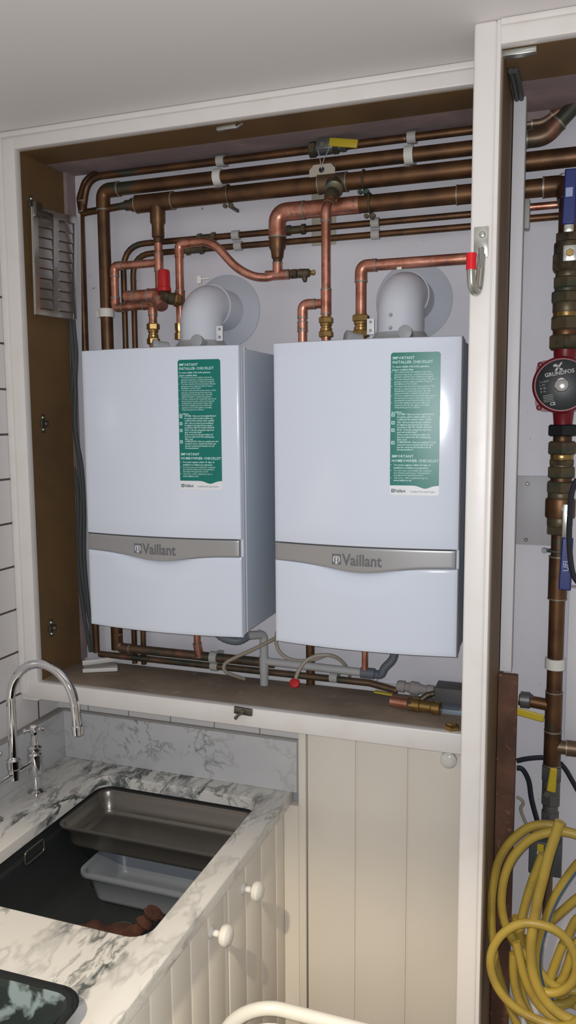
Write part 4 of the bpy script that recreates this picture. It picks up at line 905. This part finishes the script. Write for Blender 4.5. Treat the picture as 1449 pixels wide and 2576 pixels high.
zt_r = P(1330, 312, YT).z
pipe('copper_pipe', 'thin green tarnished pipe bending upward at the top right', [(1.2855, YT, zt_r), (P(1365, 306, YT).x, YT, zt_r), P(1408, 278, YT), P(1460, 270, YT)], .0115, K['cugreen'], [.04, .03], [1])
pipe('copper_pipe', 'short brown pipe rising into the soffit at the top right', [P(1434, 212, YT), P(1436, 262, YT)], .012, K['cuold'])
tag(MB().box((P(1370, 230, .22).x, .19, P(1370, 243, .22).z), (1.45, .245, P(1370, 213, .22).z), .001).build('wooden_block', K['ochre']), 'brown wooden block fixed high on the wall at top right', 'block')
for py, c_, lb in ((519, K['cunew'], 'upper of the thin pipe pair, reddish, behind the upper blue lever'), (548, K['cuold'], 'lower of the thin pipe pair, brown, behind the upper blue lever')):
    zz = (P(1345, py+1, Y5).z+P(1405, py-4, Y5).z)/2; pipe('copper_pipe', lb, [(1.2855, Y5, zz), (1.47, Y5, zz)], .0090, c_)
cc = P(1326, 540, Y5); tag(MB().box((cc.x-.006, Y5-.016, cc.z-.036), (cc.x+.007, YW-.001, cc.z+.034), .003).build('pipe_clip', K['clip']), 'grey double pipe clip beside the white trunking', 'clip')
# vertical stack: z helper
def zv(py): return P(1415, py, YV).z
st = thing('valve_stack', 'vertical stack of green tarnished brass unions and gate valve above the red pump', 'valve', (XV, YV, zv(880)))
def nut(t, p0_, p1_, rpx, m, hexa=True, name='union_nut'):
    r_ = rpx*1.035e-3; a, b = zv(p1_), zv(p0_)
    if hexa: return MB().hexnut((XV, YV, a), (0, 0, 1), b-a, r_*1.06).build(name, m, t)
    return MB().lathe((XV, YV, a), (0, 0, 1), [(0, r_*.96), ((b-a)*.1, r_), ((b-a)*.9, r_), (b-a, r_*.96)], 28).build(name, m, t)
BO, CO = K['brassold'], K['cuold']
nut(st, 500, 590, 24, CO, False, 'tail'); nut(st, 588, 612, 30, BO); nut(st, 612, 648, 32, BO, False, 'valve_body'); nut(st, 640, 684, 36, BO); nut(st, 682, 702, 27, BO, False, 'neck'); nut(st, 698, 728, 32, BO); nut(st, 726, 738, 28, BO, False, 'neck')
nut(st, 735, 764, 36, BO); nut(st, 762, 788, 31, BO, False, 'neck'); nut(st, 785, 799, 30, K['brass'], False, 'fibre_ring'); nut(st, 797, 832, 35, K['brassold']); nut(st, 828, 850, 29, CO, False, 'neck'); nut(st, 844, 880, 38, BO)
kn = P(1434, 637, YV-.04); MB().box((kn.x-.016, YV-.045, kn.z-.018), (kn.x+.016, YV-.036, kn.z+.018), .002).sweep([(kn.x, YV, kn.z), (kn.x, YV-.04, kn.z)], .010, 14).build('stem_plate', K['steel'], st)
MB().hexnut((kn.x, YV-.045, kn.z), (0, -1, 0), .006, .009).build('stem_nut', K['brass'], st)
# upper blue lever
lv1 = thing('blue_lever', 'blue plastic lever pointing up above the green valve stack', 'lever', P(1430, 560, YV-.05))
la, lb_ = P(1430, 580, YV-.055), P(1437, 425, YV-.06)
def levr(t, a, b, w0, w1, th, m):
    d = (b-a).normalized(); s__ = d.cross(V((0, -1, 0))).normalized(); n__ = 10; poly = []
    pr = []
    for i in range(n__+1):
        u = i/n__; w_ = w0+(w1-w0)*(.5-.5*math.cos(u*PI)); pr.append((a.lerp(b, u), w_))
    vs = []
    for c_, w_ in pr: vs += [c_-s__*w_+V((0, -th, 0)), c_+s__*w_+V((0, -th, 0)), c_+s__*w_+V((0, th, 0)), c_-s__*w_+V((0, th, 0))]
    fs = [(0, 1, 2, 3), tuple(4*n__+k for k in (3, 2, 1, 0))]+[(4*i+k, 4*i+(k+1) % 4, 4*i+4+(k+1) % 4, 4*i+4+k) for i in range(n__) for k in range(4)]
    o = MB().add(vs, fs).build('handle', m, t); bv_ = o.modifiers.new('round', 'BEVEL'); bv_.width = .003; bv_.segments = 3; return o
levr(lv1, P(1430, 565, YV-.055), lb_, .0145, .0135, .006, K['blue'])
MB().box((P(1418, 580, YV-.05).x, YV-.058, P(1418, 586, YV-.05).z), (P(1443, 580, YV-.05).x, YV-.048, P(1418, 562, YV-.05).z), .002).build('steel_end', K['steel'], lv1)
tm = MB(); wf = P(1427, 490, YV-.0665)
MB().obox(P(1432, 483, YV-.0668), [(1, 0, 0), (0, 1, 0), (0, 0, 1)], (.0075, .0004, .010), 0).build('paint_mark', K['bluetext'], lv1)
# PUMP
pz = P(1413, 968, YV-.07)
pu = thing('circulation_pump', 'dark red circulation pump with a round black face and steel centre screw', 'pump', (XV, YV, pz.z))
RM = K['pumpred']
MB().lathe((XV, YV, zv(908)), (0, 0, 1), [(0, .027), (.006, .026), (zv(878)-zv(908), .027)], 28).build('upper_port', RM, pu)
MB().lathe((XV, YV, zv(1072)), (0, 0, 1), [(0, .021), ((zv(1030)-zv(1072)), .025), (zv(1030)-zv(1072)+.02, .04)], 28).build('lower_port', RM, pu)
MB().lathe((pz.x, YV+.03, pz.z), (0, -1, 0), [(0, .05), (.01, .062), (.035, .064), (.045, .060), (.07, .060), (.075, .066), (.092, .066), (.098, .063), (.1, .0605)], 48).build('motor_housing', RM, pu)
fy_ = YV+.03-.082
sq = MB().prism(rot(rrect(.122, .122, .022, 5, pz.x, pz.z), 0, pz.x, pz.z), lambda u, v, t_: V((u, t_, v)), YV-.005, YV+.025); sq.build('flange', RM, pu)
for sx_, sz_ in ((-1, -1), (-1, 1), (1, -1), (1, 1)): MB().lathe((pz.x+sx_*.051, YV-.005, pz.z+sz_*.051), (0, -1, 0), [(0, .007), (.008, .0065), (.009, .004)], 14).build('bolt', RM, pu)
yf = YV-.071
fc = MB().lathe((pz.x, yf+.002, pz.z), (0, -1, 0), [(0, .058), (.002, .0575), (.003, .056)], 56).build('face_plate', K['face'], pu)
MB().lathe((pz.x, yf-.001, pz.z), (0, -1, 0), [(0, .0165), (.003, .0165), (.005, .015), (.006, .010)], 28).build('centre_screw', K['chrome'], pu)
tx = MB(); ca, sa_ = math.cos(.16), math.sin(.16)
Fp = lambda x, y: V((pz.x+x*ca-y*sa_, yf-.0014, pz.z+x*sa_+y*ca))
text_mb('GRUNDFOS', .0125, -.034, .0235, Fp, tx, bold=.0003, res=2, sx=.98)
for k in range(4): text_mb(('1 x 230V', 'n  P1', 'III  80', 'II  60')[k], .0058, -.048, .012-.0075*k, Fp, tx)
text_mb('CE', .010, -.031, -.043, Fp, tx, bold=.0003, res=2)
for k in range(5): tx.add([Fp(-.044, -.018-.0036*k), Fp(-.022, -.018-.0036*k), Fp(-.022, -.0188-.0036*k), Fp(-.044, -.0188-.0036*k)], [(0, 1, 2, 3)])
for poly in ([(-.013, .047), (-.008, .050), (-.002, .046), (-.005, .041), (-.008, .044), (-.012, .043)], [(-.003, .043), (.006, .052), (.008, .049), (.000, .040)], [(-.007, .040), (-.001, .041), (-.006, .033), (-.011, .034)], [(.000, .039), (.008, .036), (.006, .033), (.000, .034)]):
    tx.add([Fp(*p_) for p_ in poly], [tuple(range(len(poly)))])
tx.build('face_lettering', K['facetext'], fc, smooth=False)
# lower stack
s2_ = thing('valve_stack', 'vertical stack of dark unions and a ball valve below the red pump', 'valve', (XV, YV, zv(1350)))
nut(s2_, 1068, 1097, 34, K['black']); nut(s2_, 1095, 1114, 21, CO, False, 'neck'); nut(s2_, 1110, 1143, 33, K['cugreen']); nut(s2_, 1141, 1157, 26, K['brass'], False, 'fibre_ring'); nut(s2_, 1155, 1170, 29, BO); nut(s2_, 1168, 1176, 26, BO, False, 'neck'); nut(s2_, 1173, 1202, 32, BO)
nut(s2_, 1200, 1212, 24, CO, False, 'neck'); nut(s2_, 1210, 1240, 33, BO); nut(s2_, 1238, 1256, 29, BO, False, 'neck'); nut(s2_, 1254, 1302, 34, CO, False, 'valve_body'); nut(s2_, 1300, 1324, 29, BO, False, 'neck'); nut(s2_, 1322, 1344, 30, BO)
l2 = thing('blue_lever', 'blue plastic lever pointing down below the red pump', 'lever', P(1425, 1345, YV-.05))
levr(l2, P(1428, 1352, YV-.055), P(1420, 1484, YV-.06), .0125, .014, .006, K['blue'])
MB().sweep([P(1425, 1290, YV-.01), P(1424, 1280, YV-.05)], .010, 12).obox(P(1425, 1316, YV-.054), [(1, 0, 0), (0, 1, 0), (0, 0, 1)], (.010, .003, .045), .002).build('steel_arm', K['steel'], l2)
tm = MB(); w_ = P(1430, 1438, YV-.0665)
text_mb('UFI', .018, 0, 0, lambda x, y: w_+V((-y, 0, x)), tm, bold=.0004, res=2); tm.build('lever_lettering', K['bluetext'], l2, smooth=False)
# long vertical copper below
lp_ = pipe('copper_pipe', 'long aged copper pipe dropping below the pump to the yellow-handled valve', [(XV, YV, zv(1342)), (XV, YV, zv(1932))], .0188, K['cuold'])
sleeve(lp_, (XV, YV, zv(1402)), (XV, YV, zv(1505)), .0225, K['cuold']); sleeve(lp_, (XV, YV, zv(1744)), (XV, YV, zv(1840)), .0205, K['cuold'], 'tee'); sleeve(lp_, (XV, YV, zv(1842)), (XV, YV, zv(1925)), .0208, K['cuold'], 'tee')
zb4 = zv(1778); pipe('tube', '', [(XV, YV, zb4), (1.331, YV+.01, zb4+.004)], .0150, K['cuold'], root=lp_)
zb5 = zv(1880); pipe('tube', '', [(XV, YV, zb5), (XR, YV, zb5)], .0170, K['cugreen'], root=lp_); sleeve(lp_, (XV+.035, YV, zb5), (XV+.07, YV, zb5), .0195, K['cugreen'], 'elbow_socket')
tag(MB().lathe((XV, YV, zv(1683)), (0, 0, 1), [(0, .0195), (0, .0245), (zv(1657)-zv(1683), .0245), (zv(1657)-zv(1683), .0195)], 28).box((XV-.012, YV+.02, zv(1680)), (XV+.012, YW-.001, zv(1660))).build('pipe_clip', K['clipw']), 'white collar clip around the long vertical pipe below the pump', 'clip')
rg_ = MB(); zc_ = zv(1386); rg_.sweep([(XV+(.0225)*math.cos(a), YV+.0225*math.sin(a), zc_) for a in [2*PI*k/24 for k in range(24)]], .003, 8, closed=True).lathe((XV-.034, YV-.004, zc_), (0, -1, 0), [(-.006, .0065), (.006, .0065)], 12).sweep([(XV-.034, YV, zc_), (XV-.02, YV-.004, zc_)], .005, 8).sweep([(XV, YV+.02, zc_), (XV, YW-.001, zc_)], .004, 8)
tag(rg_.build('munsen_ring', K['lever']), 'dark metal ring around the vertical pipe beside the lower blue lever', 'pipe ring')
# side valve and yellow lever at left
vl = thing('ball_valve', 'valve stub with a long yellow lever beside the timber upright', 'valve', (1.335, YV, zb4))
MB().lathe((1.334, YV+.01, zb4+.004), (1, 0, 0), [(0, .021), (.022, .021), (.026, .016), (.03, .016)], 20).build('valve_body', K['valvegrey'], vl)
levr(vl, P(1296, 1788, .115), P(1368, 1808, .115), .0095, .0095, .003, K['yellow'])
# lower grey valve with upright yellow lever
lv_ = thing('ball_valve', 'grey ball valve with an upright yellow lever above the hose coil', 'valve', (XV, YV, zv(2060)))
nut(lv_, 1930, 1966, 24, K['valvegrey']); nut(lv_, 1962, 2002, 21, K['valvegrey'], False, 'valve_body'); nut(lv_, 1998, 2026, 23, K['valvegrey']); nut(lv_, 2024, 2050, 18, K['valvegrey'], False, 'neck'); nut(lv_, 2046, 2066, 22, K['valvegrey']); nut(lv_, 2064, 2330, 11, K['cugreen'], False, 'drop_pipe')
levr(lv_, P(1386, 1992, YV-.045), P(1393, 1932, YV-.045), .0105, .0085, .003, K['yellow']); MB().sweep([(XV-.008, YV, zv(1985)), (XV-.008, YV-.043, zv(1985))], .007, 12).build('stem', K['valvegrey'], lv_)
# motorised valve body behind hose
mv = thing('motorised_valve', 'dark grey motorised valve head behind the hose coil', 'valve', P(1390, 2150, .12))
c1_, c2_ = P(1332, 2120, .13), P(1412, 2195, .13)
MB().box((c1_.x, .10, c2_.z), (c2_.x, .15, P(1370, 2105, .13).z), .004).build('housing', K['cable'], mv)
MB().box((P(1352, 2120, .1).x, .0985, P(1352, 2140, .1).z), (P(1368, 2120, .1).x, .0998, P(1352, 2122, .1).z)).build('warning_label', K['yellow'], mv)
MB().box((P(1352, 2120, .1).x, .0985, P(1352, 2165, .1).z), (P(1368, 2120, .1).x, .0998, P(1352, 2141, .1).z)).build('white_label', K['stw'], mv)
# white insulated box at far right and black cables
tag(MB().box((P(1428, 1600, .2).x, .215, 1.06), (1.6, YW-.001, P(1430, 1482, .2).z), .002).build('wall_box', K['batten']), 'white painted boxing on the wall right of the long pipe', 'boxing')
for lab, pp, yy, rr in (('black cable sagging from beside the timber to behind the long pipe', [(1300, 1914), (1330, 1908), (1370, 1906), (1400, 1915), (1420, 1932), (1440, 1965), (1465, 2010)], .225, .0065),
        ('black cable hanging down beside the timber to the hose coil', [(1300, 1932), (1315, 1936), (1330, 1965), (1337, 2010), (1350, 2060), (1365, 2110)], .22, .0068),
        ('black cable draped in front of the lower blue lever', [(1452, 1205), (1438, 1240), (1433, 1300), (1432, 1370), (1440, 1440), (1458, 1470)], YV-.085, .0065)):
    tag(MB().sweep(smoothpath([P(a, b, yy) for a, b in pp], 6), rr, 10).build('cable', K['bcable']), lab, 'cable')
tag(MB().sweep(smoothpath([P(1300, 2005, .235), P(1312, 2012, .235), P(1316, 2022, .235), P(1310, 2035, .235), P(1318, 2060, .235), P(1330, 2085, .235)], 6), .0045, 8).build('cable', K['tan']), 'thin grey wire on the wall beside the timber upright', 'cable')
# ================================================================== YELLOW HOSE
hz = thing('garden_hose', 'coiled yellow hose hanging in the bottom of the tall cupboard', 'hose', P(1330, 2300, .0))
def U(pts, y0, y1):
    n = len(pts); return [P(1210+u/4.9, 2050+v/4.9, y0+(y1-y0)*i/(n-1)-.125) for i, (u, v) in enumerate(pts)]
HR = .0098
runs = [
 (U([(1400, 420), (1300, 300), (1170, 235), (1020, 190), (880, 130), (740, 120), (600, 150), (470, 230), (330, 370), (220, 560), (160, 800), (130, 1050), (130, 1350), (150, 1600), (190, 1850), (260, 2120), (360, 2380), (460, 2620), (600, 2900)], .03, .055), HR),
 (U([(1420, 330), (1200, 250), (1010, 205), (820, 220), (660, 270), (520, 370), (380, 540), (290, 760), (255, 1000), (265, 1200), (320, 1400), (430, 1600), (560, 1750), (700, 1900), (830, 2050), (1000, 2150), (1200, 2170)], .0, .03), HR),
 (U([(975, 80), (940, 180), (890, 330), (830, 520), (770, 760), (710, 1000), (660, 1250), (625, 1500), (615, 1720), (640, 1950), (710, 2150), (830, 2330), (1000, 2470), (1200, 2560), (1400, 2600)], -.03, -.045), .0110),
 (U([(1300, 2450), (1080, 2600), (860, 2580), (640, 2500), (460, 2400), (300, 2260), (180, 2080), (120, 1880), (130, 1700), (210, 1530), (350, 1400), (520, 1335), (700, 1345), (880, 1400), (1030, 1510), (1130, 1660), (1175, 1830), (1160, 1990), (1080, 2110), (960, 2180), (830, 2190), (700, 2150)], -.06, -.03), .0095),
 (U([(1320, 480), (1180, 620), (1050, 790), (930, 980), (850, 1150), (790, 1330), (740, 1500), (705, 1680), (700, 1880), (750, 2080), (860, 2250)], .03, .02), HR),
 (U([(1350, 920), (1170, 1040), (1020, 1170), (880, 1290), (740, 1420), (650, 1560)], .06, .06), HR),
 (U([(1350, 1200), (1180, 1290), (1090, 1450), (1000, 1620), (920, 1820), (860, 2000), (850, 2120), (960, 2230)], .045, .03), HR),
 (U([(1350, 1450), (1190, 1560), (1110, 1720), (1060, 1880), (1000, 2020), (900, 2120)], .065, .05), HR),
 (U([(760, 480), (690, 660), (620, 850), (560, 1050), (510, 1250), (480, 1430), (485, 1600), (540, 1760), (640, 1900)], .055, .045), HR),
 (U([(430, 1250), (450, 1500), (500, 1800), (470, 2000), (500, 2200), (600, 2450), (760, 2700)], .07, .06), HR),
 (U([(400, 1700), (400, 1950), (440, 2200), (540, 2420), (680, 2640)], .03, .02), HR),
 (U([(1400, 1750), (1250, 1850), (1120, 1980), (1000, 2110), (860, 2180), (740, 2240)], .07, .06), HR),
 (U([(1400, 1950), (1260, 2120), (1150, 2260), (1030, 2330), (900, 2330), (780, 2260)], .06, .05), HR),
 (U([(560, 1500), (600, 1700), (680, 1880), (760, 2020), (900, 2160), (1060, 2300), (1300, 2380)], .075, .07), HR),
 (U([(430, 1560), (480, 1780), (530, 1980), (620, 2200), (740, 2370), (900, 2500), (1100, 2620)], .0, -.015), HR)]
hm = MB()
for pts, r_ in runs: hm.sweep(smoothpath(pts, 5), r_, 14)
hm.build('hose_coil', K['hose'], hz)
sb = MB(); base = smoothpath(runs[4][0], 5); sb.sweep([p_+V((.006, -.0078, 0)) for p_ in base], .0022, 6); sb.build('blue_stripe', K['hoseblue'], hz)
# ================================================================== LIGHT
wd = bpy.data.worlds.new('world'); S.world = wd; wd.use_nodes = True
bg = wd.node_tree.nodes['Background']; bg.inputs['Color'].default_value = (1.0, .93, .86, 1); bg.inputs['Strength'].default_value = .30
def area(name, loc, target, size, power, col, shape='DISK'):
    l = bpy.data.lights.new(name, 'AREA'); l.shape = shape; l.size = size; l.energy = power; l.color = col
    o = bpy.data.objects.new(name, l); COL.objects.link(o); o.location = loc
    o.rotation_euler = (V(target)-V(loc)).to_track_quat('-Z', 'Y').to_euler(); return o
fl_loc = CAM-RT*.012+UP*.010
area('phone_flash', fl_loc, CAM+FW*2, .008, 19, (.93, .96, 1.0))
def downlight(x, y, tx, ty, power):
    t = thing('downlight', 'recessed ceiling downlight above where one stands at the sink', 'ceiling light', (x, y, ZC-.004))
    l = bpy.data.lights.new('spot', 'SPOT'); l.energy = power; l.color = (1.0, .84, .62); l.spot_size = math.radians(102); l.spot_blend = .22; l.shadow_soft_size = .03
    o = bpy.data.objects.new('spot', l); COL.objects.link(o); o.location = (x, y, ZC-.012)
    o.rotation_euler = (V((tx, ty, 0))-V(o.location)).to_track_quat('-Z', 'Y').to_euler()
    MB().lathe((x, y, ZC-.0005), (0, 0, -1), [(0, .045), (.004, .045), (.006, .040), (.006, .034), (.001, .030)], 32).build('bezel', K['chrome'], t)
downlight(1.0, -2.2, 1.0, -2.15, 230)
# ------------------------------------------------------------------ view
S.view_settings.view_transform = 'Standard'; S.view_settings.look = 'None'; S.view_settings.gamma = 1
S.view_settings.use_curve_mapping = False; S.view_settings.exposure = 0
